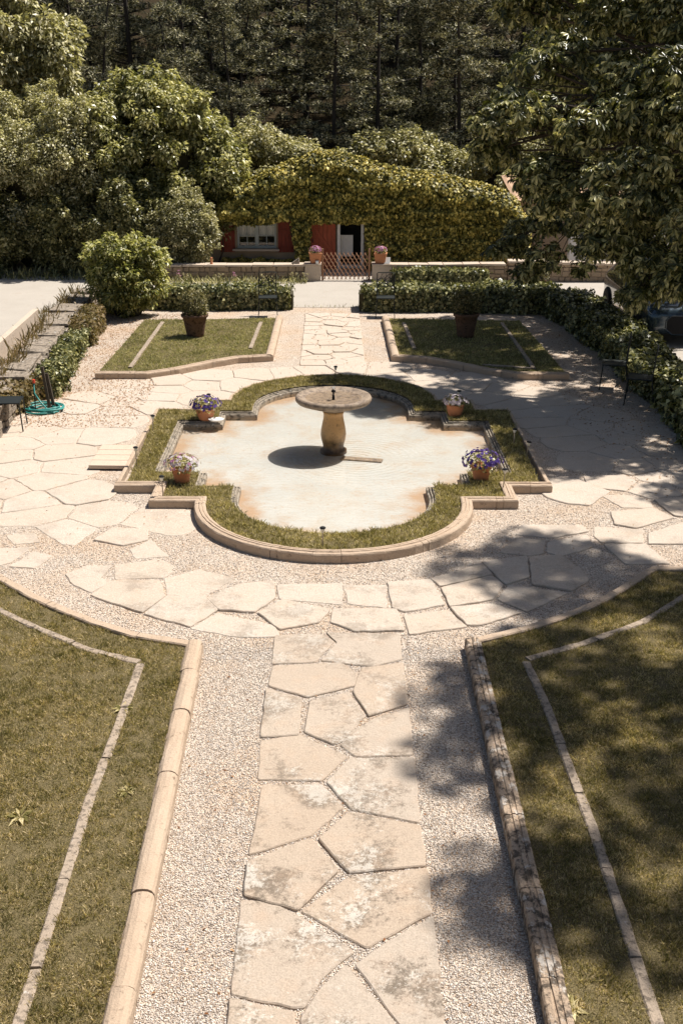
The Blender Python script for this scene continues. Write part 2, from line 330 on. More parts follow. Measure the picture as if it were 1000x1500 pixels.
def join(*vfs):
    Vs = []; Fs = []; n = 0
    for V, F in vfs: Vs.append(V); Fs.append(F+n); n += len(V)
    return np.concatenate(Vs), np.concatenate(Fs)
def sph(n): return unit(rng.normal(size=(n, 3)))
def lobe_pts(lobes, per, shell=.55, squash=1., rough=.16):
    """points scattered in the outer part of many lobes, per ~ leaves per square metre of lobe surface"""
    P = []; N = []
    for x, y, z, r in lobes:
        n = max(8, int(per*4*pi*r*r)); d = sph(n); rr = r*(1-shell*rng.random(n)**1.8)*(1+rough*vnoise(d[:, 0]*3+x*5, d[:, 1]*3+d[:, 2]*4+y*3, 3)+rng.normal(0, .04, n))
        P.append(np.array([x, y, z])+d*rr[:, None]*np.array([1, 1, squash])); N.append(d)
    return np.concatenate(P), np.concatenate(N)
def foliage(lobes, per, size, w=.5, droop=.3, up=.6, kind='quad', squash=1., shell=.55, rough=.16, cull=True):
    P, N = lobe_pts(lobes, per, shell, squash, rough)
    if cull and len(lobes) > 1:                         # leave out leaves buried deep inside other lobes
        keep = np.ones(len(P), bool)
        for x, y, z, r in lobes: keep &= ~((((P-np.array([x, y, z]))/np.array([1, 1, squash]))**2).sum(1) < (r*.42)**2)
        P = P[keep]; N = N[keep]
    n = len(P); s = size*rng.uniform(.6, 1.25, n); nrm = unit(N*.5+np.array([0, 0, up])+rng.normal(0, .45, (n, 3))); ax = N+rng.normal(0, .7, (n, 3))+np.array([0, 0, -droop])
    ax = ax-nrm*(ax*nrm).sum(1, keepdims=True)*.8
    return palmate(P, ax, nrm, s) if kind == 'palm' else leafquads(P, ax, nrm, s, w)
def branchy(base, lobes, r0, n=7, sag=.15, stem=None):
    m = MB(); b = Vector(base); top = Vector(stem) if stem else b
    if stem:
        k = 7; m.tube([b.lerp(top, i/k)+Vector((random.uniform(-.5, .5)*r0, random.uniform(-.5, .5)*r0, 0))*(0 if i in (0, k) else 1) for i in range(k+1)], [r0*(1.35-.75*i/k) if i else r0*1.7 for i in range(k+1)], 9)
    for l in lobes:
        e = Vector(l[:3]); s = b.lerp(top, random.uniform(.45, 1.)) if stem else b+Vector((random.uniform(-.2, .2), random.uniform(-.2, .2), 0)); md = s.lerp(e, .5)+Vector((random.uniform(-.1, .1), random.uniform(-.1, .1), sag+random.uniform(-.1, .2)))
        rr = r0*.2 if stem else r0*.3; m.tube([s, s.lerp(md, .5)+Vector((0, 0, sag*.3)), md, md.lerp(e, .55), e], [rr, rr*.8, rr*.6, rr*.4, rr*.15], 5)
        for q in range(3):
            t = e+Vector([random.uniform(-.8, .8)*l[3] for _ in range(3)]); m.tube([md.lerp(e, .6), t], [rr*.3, rr*.1], 4)
    return m
def grassblades(n_per, poly, z, hmin, hmax, w, seed, hole=None, lean=.8, dens=None, mask=None):
    r = np.random.default_rng(seed); P = np.array(poly); x0, y0 = P.min(0); x1, y1 = P.max(0); N = int((x1-x0)*(y1-y0)*n_per)
    x = r.uniform(x0, x1, N); y = r.uniform(y0, y1, N); k = in_poly(x, y, poly)
    if hole is not None: k &= ~in_poly(x, y, hole)
    if mask is not None: k &= mask(x, y)
    dn = vnoise(x*1.6, y*1.6, seed)*.5+vnoise(x*6, y*6, seed+1)*.5; k &= r.random(N) < np.clip(.85+.4*dn, .5, 1); x = x[k]; y = y[k]; dn = dn[k]; n = len(x)
    hf = vnoise(x*15, y*15, seed+2)+.6*vnoise(x*34, y*34, seed+3); h = r.uniform(hmin, hmax, n)*np.clip(1+.45*np.clip(dn, -1, 1)+.6*hf, .3, 2.2); a = r.uniform(0, 2*pi, n); l = r.uniform(.25, 1.15, n)*lean*h; wa = r.uniform(0, 2*pi, n)
    B = np.stack([x, y, np.full(n, z)-.005], 1); W = np.stack([np.cos(wa), np.sin(wa), np.zeros(n)], 1)*(w*r.uniform(.6, 1.3, n)/2)[:, None]
    Lx = np.stack([np.cos(a)*l, np.sin(a)*l, h*np.sqrt(np.clip(1-(l/h)**2*.85, .04, 1))], 1)
    V = np.stack([B-W, B+W, B+Lx*.6+W*.7+Lx*[0, 0, .15], B+Lx], 1); return V.reshape(-1, 3), np.arange(n*4).reshape(n, 4)
def stuff(name, vf, mat, label, cat, **k): return build(name, vf, mat, label=label, cat=cat, kind='stuff', **k)

# ------------------------------------------------------------------ sweeps for kerbs
def arc(cx, cy, r, a0, a1, n): return [(cx+r*cos(radians(a0+(a1-a0)*i/n)), cy+r*sin(radians(a0+(a1-a0)*i/n))) for i in range(n+1)]
def sweep_stones(path, prof, length, closed=False, gap=.006, jit=.002, seed=0, shorts=True, zj=.003):
    """cut a swept profile into stones; returns a list of (V, F). u>0 lies to the right of the path direction"""
    r = random.Random(seed); P = [Vector(p) for p in path]
    if closed: P.append(P[0])
    n = len(P); seg = [(P[i+1]-P[i]) for i in range(n-1)]; L = [s.length for s in seg]; nn = [Vector((s.y, -s.x))/s.length for s in seg]; cum = [0]
    for l in L: cum.append(cum[-1]+l)
    def mit(i):
        if i == 0: a, b = (nn[-1], nn[0]) if closed else (nn[0], nn[0])
        elif i == n-1: a, b = (nn[-1], nn[0]) if closed else (nn[-1], nn[-1])
        else: a, b = nn[i-1], nn[i]
        return (a+b)/(1+a.dot(b))
    def pt(s):
        for j in range(n-1):
            if s <= cum[j+1]+1e-9: return P[j]+seg[j]*((s-cum[j])/L[j]), nn[j]
        return P[-1], nn[-1]
    cuts = [0.]; T = cum[-1]; c = 0
    while True:
        st = length*r.uniform(.8, 1.15); c += 1
        if shorts and c % 3 == 0: st = .09
        if cuts[-1]+st > T-.12: break
        cuts.append(cuts[-1]+st)
    cuts.append(T); out = []
    for k in range(len(cuts)-1):
        a, b = cuts[k]+gap/2, cuts[k+1]-gap/2; ss = [(a, None)]
        ss += [(cum[i], i) for i in range(n) if a+.004 < cum[i] < b-.004]
        ss.append((b, None)); fr = []
        for q, (s, i) in enumerate(ss):
            if i is not None: fr.append((P[i], mit(i)))
            else:
                p, m = pt(s)
                for ii in range(n):
                    if abs(cum[ii]-s) < .004+gap and (L[min(ii, n-2)] > .3 or L[ii-1] > .3): m = mit(ii)
                fr.append((p, m))
            if q < len(ss)-1:
                d = ss[q+1][0]-s; kk = int(d/.14)
                for t in range(1, kk+1): pp, mm = pt(s+d*t/(kk+1)); fr.append((pp, mm))
        V = []; F = []; m = len(prof); dz = r.uniform(-zj, zj); du = r.uniform(-zj, zj)
        for p, mm in fr:
            for u, z in prof:
                q = p+mm*(u+du+r.uniform(-jit, jit)); V.append((q.x, q.y, z+(dz+r.uniform(-jit, jit) if z > .02 else 0)))
        for i in range(len(fr)-1):
            for j in range(m): F.append((i*m+j, i*m+(j+1) % m, (i+1)*m+(j+1) % m, (i+1)*m+j))
        F += [tuple(range(m)), tuple((len(fr)-1)*m+j for j in range(m))[::-1]]; out.append((V, F))
    return out
MOULD = [(-.15, 0), (-.15, .118), (-.135, .128), (-.108, .130), (-.103, .122), (-.094, .122), (-.088, .131), (-.066, .131), (-.06, .120), (-.05, .120), (-.045, .126), (-.012, .120), (-.002, .106), (0, .09), (0, 0)]
ROUND = [(-.16, 0), (-.16, .10), (-.145, .122), (-.12, .136), (-.08, .142), (-.045, .137), (-.018, .122), (-.002, .095), (0, .06), (0, 0)]
RIM = [(0, -.10), (0, .030), (.008, .040), (.022, .041), (.027, .026), (.038, .026), (.042, .053), (.058, .055), (.063, .038), (.073, .038), (.078, .068), (.096, .071), (.105, .064), (.105, -.02)]
FLAT = [(-.04, 0), (-.04, .096), (-.03, .106), (.03, .106), (.04, .096), (.04, 0)]
def stone_run(thing, name, path, prof, length, mat, **k):
    for vf in sweep_stones(path, prof, length, **k): build(name, vf, mat, thing)

# ================================================================== THE POOL
CX, CY = .03, 16.35
def cross(wx, wy, sx, sy, lr, lc, n=28):
    f = [(CX+x, CY+y) for x, y in arc(0, -lc, lr, 180, 360, n)]
    b = [(CX+x, CY+y) for x, y in arc(0, lc, lr, 0, 180, n)]
    mid = []
    return [p for p in f] + ([(CX+lr, CY-sy)] if abs(sy-lc) > .01 else []) + [(CX+sx, CY-sy), (CX+sx, CY-wy), (CX+wx, CY-wy), (CX+wx, CY+wy), (CX+sx, CY+wy), (CX+sx, CY+sy)] + ([(CX+lr, CY+sy)] if abs(sy-lc) > .01 else []) + b + \
        ([(CX-lr, CY+sy)] if abs(sy-lc) > .01 else []) + [(CX-sx, CY+sy), (CX-sx, CY+wy), (CX-wx, CY+wy), (CX-wx, CY-wy), (CX-sx, CY-wy), (CX-sx, CY-sy)] + ([(CX-lr, CY-sy)] if abs(sy-lc) > .01 else [])
OUTER = cross(2.95, 1.95, 2.40, 2.54, 1.80, 2.5401)
INNER = cross(2.41, 1.21, 1.78, 1.78, 1.26, 2.24)
def grow(poly, d):
    P = [Vector(p) for p in poly]; o = []; n = len(P)
    for i in range(n):
        a = (P[i]-P[i-1]).normalized(); b = (P[(i+1) % n]-P[i]).normalized(); na = Vector((a.y, -a.x)); nb = Vector((b.y, -b.x)); q = P[i]+(na+nb)/(1+na.dot(nb))*d; o.append((q.x, q.y))
    return o
TURF_IN = grow(INNER, .10); TURF_OUT = [a if a[1] < CY-1.2 else b for a, b in zip(grow(OUTER, -.145), grow(OUTER, -.05))]
pool = empty('ornamental_pool', (CX, CY, 0), label='shallow cross-shaped garden pool with round ends and moulded stone kerbs', cat='pool')
OF = [(CX-2.95, CY-1.95), (CX-2.40, CY-1.95), (CX-2.40, CY-2.54)]+OUTER[:29]+[(CX+2.40, CY-2.54), (CX+2.40, CY-1.95), (CX+2.95, CY-1.95)]
OB = [(CX+2.95, CY-1.95), (CX+2.95, CY+1.95), (CX+2.40, CY+1.95), (CX+2.40, CY+2.54)]+[p for p in OUTER if p[1] > CY+2.535 and abs(p[0]-CX) < 1.81]+[(CX-2.40, CY+2.54), (CX-2.40, CY+1.95), (CX-2.95, CY+1.95), (CX-2.95, CY-1.95)]
stone_run(pool, 'kerb_stone', OF, MOULD, .95, MT['kerb'], seed=3)
stone_run(pool, 'kerb_stone', OB, [(-.055, 0), (-.055, .098), (-.045, .106), (-.01, .104), (0, .094), (0, 0)], 1.1, MT['kerb'], seed=4, shorts=False)
stone_run(pool, 'rim_stone', INNER, RIM, 1.3, MT['rim'], closed=True, seed=5, jit=.001, shorts=False)
nx, ny = 70, 100; gx = np.linspace(CX-2.7, CX+2.7, nx); gy = np.linspace(CY-3.8, CY+3.8, ny); X, Y = np.meshgrid(gx, gy)
V = np.stack([X.ravel(), Y.ravel(), np.full(X.size, -.055)], 1); i = (np.arange(ny-1)[:, None]*nx+np.arange(nx-1)).ravel(); F = np.stack([i, i+1, i+nx+1, i+nx], 1)
fl = build('pool_floor', (V, F), MT['floor'], pool)
at_ = fl.data.attributes.new('edge', 'FLOAT', 'POINT'); at_.data.foreach_set('value', dist_poly(V[:, 0], V[:, 1], INNER).astype(np.float32)*(1.))
build('water', fill(grow(INNER, .01), z=-.008), MT['water'], kind='structure')
build('turf_bed', fill(TURF_OUT, [TURF_IN], z=.088), MT['soil'], kind='structure')
stuff('grass', grassblades(7500, TURF_OUT, .088, .025, .06, .0075, 21, hole=grow(INNER, .09)), L_TURF, 'short turf growing between the pool rim and its outer kerb', 'grass')

# fountain
fo = empty('fountain', (CX, 16.40, 0), label='round stone bowl fountain on a baluster pedestal in the middle of the pool', cat='fountain')
m = MB().lathe([(.20, -.105), (.205, -.04), (.20, .0), (.165, .02), (.155, .05), (.165, .10), (.185, .17), (.192, .24), (.185, .31), (.170, .39), (.155, .46), (.147, .52), (.15, .56), (.168, .60)], 48)
build('pedestal', m.vf, MT['pedestal'], fo, smooth=True, local=True)
m = MB().lathe([(.155, .60), (.20, .625), (.30, .655), (.42, .695), (.49, .72), (.545, .74), (.568, .77), (.57, .80), (.555, .828), (.525, .838), (.49, .825), (.40, .795), (.25, .775), (.08, .768)], 72)
bs = build('bowl', m.vf, MT['basin'], fo, smooth=True, local=True)
build('bowl_water', fill([(.425*cos(a*pi/24), .425*sin(a*pi/24)) for a in range(48)], z=.801), MT['water'], fo, local=True)
m = MB().lathe([(.022, .77), (.02, .83), (.012, .84), (.012, .88), (.03, .885), (.034, .905), (.02, .92), (.006, .925)], 14); build('spout', m.vf, MT['black'], fo, smooth=True, local=True)
d = sph(90); P = np.array([0, 0, .95])+d*np.array([.045, .045, .035])*rng.random((90, 1)); V, F = leafquads(P, sph(90), sph(90), np.full(90, .012), .8)
n_ = NT('splash'); MT['splash'] = n_.set((.85, .88, .88), .05, Transmission_Weight=.6)
build('water_jet', (V, F), MT['splash'], fo, local=True)
m = MB().box((CX+.42, 16.02, -.07), (.62, .15, .075), rz=-.22); build('stone_plank', m.vf, MT['basin'], origin=(CX+.42, 16.02, -.105), bevel=.008, label='narrow wet stone block lying in the pool beside the fountain foot', cat='stone block')

# ================================================================== GROUND
HX = 190
build('ground', fill([(-HX, -20), (HX, -20), (HX, 60), (-HX, 60)], [grow(INNER, .07)], z=0.), MT['gravel'], kind='structure')
drv = [(-30, 19.6), (-6.75, 19.6), (-6.75, 27.9), (6.9, 27.9), (6.9, 14), (30, 14), (30, 32.6), (-30, 32.6)]
build('driveway', fill(drv, z=.006), MT['drive'], kind='structure')
def hillz(x, y): return -.15+np.clip(y-37, 0, None)**1.05*.20+.5*smoothstep(38, 46, y)*vnoise(x*.18, y*.18, 5)
gx = np.linspace(-110, 110, 90); gy = np.concatenate([np.linspace(36, 60, 30), np.linspace(62, 190, 40)]); X, Y = np.meshgrid(gx, gy); nx = len(gx)
V = np.stack([X.ravel(), Y.ravel(), hillz(X.ravel(), Y.ravel())], 1); i = (np.arange(len(gy)-1)[:, None]*nx+np.arange(nx-1)).ravel()
build('hillside', (V, np.stack([i, i+1, i+nx+1, i+nx], 1)), MT['hill'], kind='structure', smooth=True)

# flagstones --------------------------------------------------------
def px(*pts, z=.02): return [tuple(gr(x, y, z)[:2]) for x, y in pts]
FRONT = [px((403, 930), (468, 927), (489, 938), (462, 968), (398, 971)), px((478, 925), (585, 928), (588, 964), (545, 975), (470, 966), (494, 940)), px((400, 974), (500, 969), (523, 985), (519, 1003), (450, 1020), (393, 1003)),
 px((530, 977), (590, 970), (596, 1030), (540, 1048), (517, 1012)), px((390, 1008), (441, 1023), (437, 1075), (382, 1078)), px((454, 1026), (510, 1012), (535, 1046), (500, 1085), (488, 1089), (446, 1071)),
 px((515, 1069), (547, 1051), (599, 1035), (603, 1104), (520, 1106), (498, 1090)), px((382, 1083), (435, 1072), (508, 1106), (470, 1142), (378, 1140)), px((478, 1144), (512, 1110), (606, 1109), (614, 1203), (515, 1184)),
 px((385, 1148), (470, 1147), (503, 1180), (455, 1222), (365, 1250)), px((467, 1228), (510, 1190), (615, 1209), (622, 1267), (511, 1277)), px((362, 1263), (455, 1229), (495, 1275), (436, 1332), (358, 1311)),
 px((441, 1333), (507, 1285), (625, 1271), (632, 1336), (537, 1387)), px((353, 1316), (395, 1318), (430, 1336), (518, 1393), (470, 1432), (445, 1474), (430, 1475), (339, 1455)), px((520, 1412), (548, 1391), (634, 1341), (652, 1515), (598, 1515)),
 px((507, 1413), (592, 1515), (600, 1560), (450, 1560), (440, 1490), (470, 1445)), px((337, 1462), (430, 1483), (440, 1560), (325, 1560)), px((655, 1520), (668, 1640), (540, 1640), (605, 1525)), px((325, 1568), (530, 1568), (530, 1640), (315, 1640))]
BAND = [[(98, 840), (127, 829), (163, 828), (143, 847), (165, 850), (133, 865), (110, 855)], [(135, 870), (172, 849), (232, 850), (240, 872), (208, 895), (155, 878)], [(246, 873), (300, 874), (317, 892), (278, 916), (214, 898)],
 [(320, 897), (400, 915), (407, 930), (345, 930), (282, 918)], [(243, 846), (290, 834), (343, 845), (300, 871), (246, 869)], [(305, 876), (350, 856), (399, 851), (401, 874), (372, 895), (322, 892)], [(170, 826), (235, 818), (254, 828), (240, 844), (171, 846)],
 [(140, 790), (165, 773), (215, 775), (215, 789), (180, 797)], [(192, 803), (220, 790), (245, 813), (200, 816)], [(0, 802), (42, 801), (15, 822), (0, 826)], [(17, 828), (50, 808), (75, 813), (50, 830)], [(12, 783), (50, 780), (57, 792), (22, 795)],
 [(408, 856), (500, 853), (500, 883), (411, 875)], [(380, 897), (414, 879), (480, 892), (465, 910), (411, 920)], [(505, 856), (564, 856), (564, 888), (511, 882)], [(569, 852), (630, 848), (649, 884), (592, 894), (576, 889)], [(633, 848), (705, 826), (719, 840), (645, 857)],
 [(648, 861), (719, 843), (735, 855), (720, 876), (660, 887)], [(490, 891), (579, 892), (589, 922), (520, 923), (486, 910)], [(593, 901), (654, 893), (681, 916), (601, 927)], [(662, 890), (719, 885), (759, 897), (701, 914), (685, 914)], [(731, 877), (746, 856), (829, 867), (771, 894)],
 [(708, 823), (769, 815), (773, 844), (741, 854)], [(777, 816), (820, 812), (850, 835), (860, 849), (835, 864), (781, 855)], [(733, 807), (760, 786), (796, 790), (793, 809), (773, 812)], [(757, 781), (765, 768), (852, 770), (859, 777), (805, 786)], [(803, 793), (859, 783), (867, 799), (820, 813), (802, 807)],
 [(871, 784), (871, 771), (939, 775), (939, 794), (881, 793)], [(896, 749), (957, 744), (984, 757), (930, 772), (901, 767)], [(886, 797), (944, 797), (978, 824), (916, 824)], [(951, 781), (1004, 765), (1004, 795), (951, 795)], [(959, 731), (1010, 728), (1010, 757), (988, 754)],
 [(921, 719), (936, 708), (977, 705), (998, 724), (950, 728)], [(880, 724), (917, 724), (950, 731), (953, 742), (912, 742)], [(856, 697), (914, 695), (930, 704), (915, 718), (861, 712)]]
BAND = [px(*b) for b in BAND]
def flag_mesh(polys, seed=1, base=.022, inset=.008, wob=.005, grow_=0):
    r = random.Random(seed); m = MB()
    for P in polys:
        P = [Vector(p) for p in P]; A = sum(P[i-1].x*P[i].y-P[i].x*P[i-1].y for i in range(len(P)))
        if A < 0: P = P[::-1]
        if grow_: P = [Vector(p) for p in grow([tuple(p) for p in P], grow_)]
        Q = []
        for i in range(len(P)):
            a, b, c = P[i-1], P[i], P[(i+1) % len(P)]; e1 = (a-b); e2 = (c-b); k = min(.022, .2*e1.length, .2*e2.length)
            Q.append(b+e1.normalized()*k); Q.append(b+(e1.normalized()+e2.normalized())*k*.25); Q.append(b+e2.normalized()*k)
            L = (c-b).length; kk = int(L/.10); nrm = Vector((c.y-b.y, b.x-c.x)).normalized()
            for t in range(1, kk): Q.append(b.lerp(c, t/kk)+nrm*r.uniform(-wob, wob))
        P_ = 0; cen = sum(Q, Vector((0, 0)))/len(Q); tx, ty = r.uniform(-.012, .012), r.uniform(-.012, .012); h0 = base+r.uniform(-.009, .012); n = len(Q); V = []
        hz = lambda p: max(.006, h0+tx*(p.x-cen.x)+ty*(p.y-cen.y))
        for p in Q: V.append((p.x, p.y, -.01))
        for p in Q: V.append((p.x, p.y, hz(p)-.008))
        for p in Q: q = p+(cen-p).normalized()*inset; V.append((q.x, q.y, hz(q)))
        F = []
        for l in (0, 1):
            for i in range(n): F.append((l*n+i, l*n+(i+1) % n, (l+1)*n+(i+1) % n, (l+1)*n+i))
        F.append(tuple(2*n+i for i in range(n))); m.add(V, F)
    return m.vf
def clip(poly, a, b, c):                                # keep a*x+b*y<=c
    o = []
    for i in range(len(poly)):
        p, q = poly[i-1], poly[i]; dp = a*p[0]+b*p[1]-c; dq = a*q[0]+b*q[1]-c
        if (dp <= 0) != (dq <= 0): t = dp/(dp-dq); o.append((p[0]+(q[0]-p[0])*t, p[1]+(q[1]-p[1])*t))
        if dq <= 0: o.append(q)
    return o
def crazy(seeds, real, gap=.03, R=.75):
    out = []
    for k in range(real):
        x, y = seeds[k]; P = [(x+R*cos(a*pi/6), y+R*sin(a*pi/6)) for a in range(12)]
        for j, (u, v) in enumerate(seeds):
            if j == k: continue
            dx, dy = u-x, v-y; D = sqrt(dx*dx+dy*dy)
            if D > 2*R+.1: continue
            P = clip(P, dx/D, dy/D, (dx*(x+u)/2+dy*(y+v)/2)/D-gap/2)
            if len(P) < 3: break
        P = [p for i, p in enumerate(P) if sqrt((p[0]-P[i-1][0])**2+(p[1]-P[i-1][1])**2) > .04]
        if len(P) > 2: out.append(P)
    return out
def scatter(fn, box, dmin, tries, seed):
    r = random.Random(seed); o = []
    for _ in range(tries):
        x, y = r.uniform(box[0], box[1]), r.uniform(box[2], box[3])
        if fn(x, y) and all((x-a)**2+(y-b)**2 > dmin*dmin for a, b in o): o.append((x, y))
    return o
def ring_ok(x, y):
    d = sqrt((x-CX)**2+(y-CY)**2); dd = dist_poly(np.array([x]), np.array([y]), OUTER)[0]
    if in_poly(np.array([x]), np.array([y]), OUTER)[0] or dd < .42: return False
    if y < 13.9 and x > 2.6: return False
    if y < 12.9: return False
    lim = 5.35 if x < 0 else 5.0
    if y > 20.4 and not (abs(x) < 5 and y < 20.35+.0): 
        return 4.6 < d < 5.25 and y < (20.45 if abs(x) > 3.2 else 21.7)
    return 3.75 < d < lim
rs_ = scatter(ring_ok, (-5.6, 5.4, 12.5, 22.5), .50, 5000, 4); bc = [(sum(p[0] for p in b)/len(b), sum(p[1] for p in b)/len(b)) for b in BAND]
rs_ = [s for s in rs_ if all((s[0]-a)**2+(s[1]-b)**2 > .5**2 for a, b in bc)]
ringp = crazy(rs_+bc, len(rs_), .022, .60)
bk = scatter(lambda x, y: True, (-.62, .66, 21.9, 26.9), .36, 900, 9)
back = []
for P in crazy(bk, len(bk), .028, 1.2):
    for cc in ((1, 0, .66), (-1, 0, .62), (0, 1, 27.1), (0, -1, -21.75)): P = clip(P, *cc)
    if len(P) > 2: back.append(P)
build('flagstone_walk', flag_mesh(FRONT, 1, .020, .009, .006, .006), MT['flag'], kind='structure')
build('flagstone_circuit', flag_mesh(BAND, 3, .013, .007, .010, .020), MT['flag2'], kind='structure')
build('flagstone_circuit', flag_mesh(ringp, 2, .007, .010, .012), MT['flag2'], kind='structure')
build('flagstone_path', flag_mesh(back, 5, .016), MT['flag2'], kind='structure')
t = MB().box((-3.17, 15.87, .05), (.56, .95, .05), rz=-.02); t2 = MB()
sl_ = empty('stone_slab', (-3.17, 15.87, 0), label='pale ribbed rectangular stone slab lying loose on the paving left of the pool', cat='slab')
for k in range(4): build('slab_strip', MB().box((-3.17, 15.48+.25*k, .05), (.57, .243, .055), rz=-.03).vf, MT['slab'], sl_, bevel=.008)

# front lawns --------------------------------------------------------
LK = [(-1.35, 3.0), (-1.35, 9.86)]
LARC = [(-1.24, 9.83), (-1.92, 10.05), (-2.35, 10.32), (-2.75, 10.62), (-3.1, 10.92), (-3.42, 11.24), (-3.62, 11.46), (-8.0, 11.46)]
RK = [(1.37, 3.0), (1.37, 9.90)]
RARC = [(1.31, 9.88), (1.90, 10.17), (2.37, 10.47), (2.75, 10.78), (3.10, 11.13), (3.42, 11.5), (3.60, 11.68), (8.0, 11.68)]
lk = empty('lawn_kerb', (-1.35, 6.5, 0), label='pale rounded kerb stones edging the front left lawn beside the gravel', cat='kerb', group='kerbs round the lawns')
pathL = [(-1.35, 3.0), (-1.35, 9.86)]+LARC[1:]          # lawn lies to the left of the path: u<0
stone_run(lk, 'kerb_stone', [(-1.13, 3.0), (-1.24, 9.86)], ROUND, .82, MT['kerb'], shorts=False, seed=8, jit=.0035, zj=.008, gap=.010)
stone_run(lk, 'kerb_stone', LARC, [(0.0, 0), (0.0, .11), (-.01, .122), (-.09, .122), (-.10, .11), (-.10, 0)], .7, MT['kerb'], shorts=False, seed=9)
rk = empty('lawn_kerb', (1.37, 6.5, 0), label='dark lichen-stained moulded kerb stones edging the front right lawn', cat='kerb', group='kerbs round the lawns')
stone_run(rk, 'kerb_stone', [(1.31, 9.92), (1.235, 3.0)], MOULD, .75, MT['kerb_old'], shorts=False, seed=10, jit=.002, zj=.006)
stone_run(rk, 'kerb_stone', RARC[::-1], [(0, 0), (0, .11), (-.01, .122), (-.08, .122), (-.09, .11), (-.09, 0)], .7, MT['kerb'], shorts=False, seed=12)
lawnL = [(-1.25, 3.0), (-1.37, 9.78)]+[(x, y-.06) for x, y in LARC[1:-1]]+[(-8, 11.4), (-8, 3.0)]
lawnR = [(1.35, 3.0), (8, 3.0), (8, 11.6), (3.62, 11.6)]+[(x, y-.06) for x, y in RARC[1:-2]][::-1]+[(1.42, 9.84)]
build('lawn_soil', fill(lawnL, z=.09), MT['soil'], kind='structure'); build('lawn_soil', fill(lawnR, z=.09), MT['soil'], kind='structure')
EL = [(-1.80, 4.85), (-1.83, 7.3), (-1.78, 9.42)]; ELA = [(-1.80, 9.47), (-2.33, 9.73), (-2.98, 10.22), (-3.50, 10.66), (-4.5, 11.0)]
ER = [(1.89, 4.95), (1.91, 6.84), (1.88, 8.64), (1.83, 9.47)]; ERA = [(1.85, 9.53), (2.43, 9.84), (3.15, 10.32), (3.85, 11.04), (5, 11.1)]
def strip(lab, mat, runs, o, length=.8, group='stone edging strips in the lawns'):
    e = empty('edging_strip', o, label=lab, cat='edging', group=group)
    for k, p in enumerate(runs): stone_run(e, 'edging_stone', p, FLAT, length, mat, shorts=False, seed=int(abs(o[0])*100)+k, jit=.004, zj=.006, gap=.012)
strip('narrow grey lichened stone strip set in the front left lawn', MT['edging'], [EL, ELA, [(-1.86, 4.93), (-2.8, 5.3)]], (-1.8, 7, 0))
strip('narrow grey stone strip with a broken pinkish piece set in the front right lawn', MT['edging'], [ER, ERA, [(1.98, 4.8), (3.2, 4.9)]], (1.9, 7, 0))
dL = lambda x, y: dist_poly(x, y, EL, False) > .05
nb = (lambda p: lambda x, y: (dist_poly(x, y, p[0], False) > .030) & (dist_poly(x, y, p[1], False) > .030) & (np.abs(x) < y*.62+.9))
stuff('grass', grassblades(16500, [p if p[0] > -6.2 else (-6.2, p[1]) for p in lawnL], .088, .018, .045, .0055, 31, mask=nb((EL, ELA)), lean=.95), L_GRASS, 'short dry olive-brown grass of the front left lawn', 'grass')
stuff('grass', grassblades(16500, [p if p[0] < 6.2 else (6.2, p[1]) for p in lawnR], .088, .018, .045, .0055, 32, mask=nb((ER, ERA)), lean=.95), L_GRASS, 'short olive grass of the front right lawn in dappled shade', 'grass')

# back lawns --------------------------------------------------------
def bed(sgn, o, label, lab2, seed):
    P = [(4.42, 20.66), (3.45, 20.66), (2.9, 21.0), (2.35, 21.55), (1.85, 21.95), (1.17, 22.14)] ; Q = [(1.17, 22.14), (1.15, 26.2)]; bk_ = [(4.35, 25.95), (1.15, 26.2)]
    e = empty('lawn_kerb', (sgn*1.17+.02, 22.1, 0), label=label, cat='kerb', group='kerbs round the lawns')
    mp = lambda L: [(sgn*x+.02, y) for x, y in L]
    f = mp(P); s = mp(Q); k = mp([(4.35, 25.95), (4.42, 20.66)])
    if sgn > 0: f = f[::-1]; s = s[::-1]
    mat = MT['kerb'] if sgn < 0 else MT['kerb']
    # front faces -Y: outside of the bed is to the right of the path when walking +X
    f2 = f if f[0][0] < f[-1][0] else f[::-1]
    stone_run(e, 'kerb_stone', f2, MOULD, .8, mat, seed=seed)
    s2 = s if sgn < 0 else s
    s2 = mp(Q) if sgn < 0 else mp(Q)[::-1]
    stone_run(e, 'kerb_stone', s2, ROUND, .8, mat, shorts=False, seed=seed+1)
    poly = mp([(1.3, 22.2), (1.95, 22.02), (2.45, 21.62), (3.0, 21.08), (3.5, 20.75), (4.4, 20.75), (4.3, 25.9), (1.3, 26.15)])
    build('lawn_soil', fill(poly, z=.075), MT['soil'], kind='structure')
    m1 = mp([(3.85, 21.2), (3.85, 25.6)]); m2 = mp([(1.68, 22.9), (1.62, 25.6)])
    strip(lab2, MT['edging'], [m1, m2] if sgn < 0 else [m1, mp([(2.9, 21.5), (3.8, 21.22)]), m2], (sgn*3.85, 23.4, 0), 1.3)
    stuff('grass', grassblades(3600, poly, .075, .02, .05, .010, seed+5, mask=lambda x, y: (dist_poly(x, y, m1, False) > .05) & (dist_poly(x, y, m2, False) > .05)), L_FAR, 'short grass of the back %s lawn round the potted topiary' % ('left' if sgn < 0 else 'right'), 'grass')
bed(-1, 0, 'orange-brown moulded kerb of the sunlit back left lawn', 'pair of pale stone strips set in the back left lawn', 41)
bed(1, 0, 'moulded kerb of the tree-shaded back right lawn', 'thin pale stone strips set in the shaded back right lawn', 51)

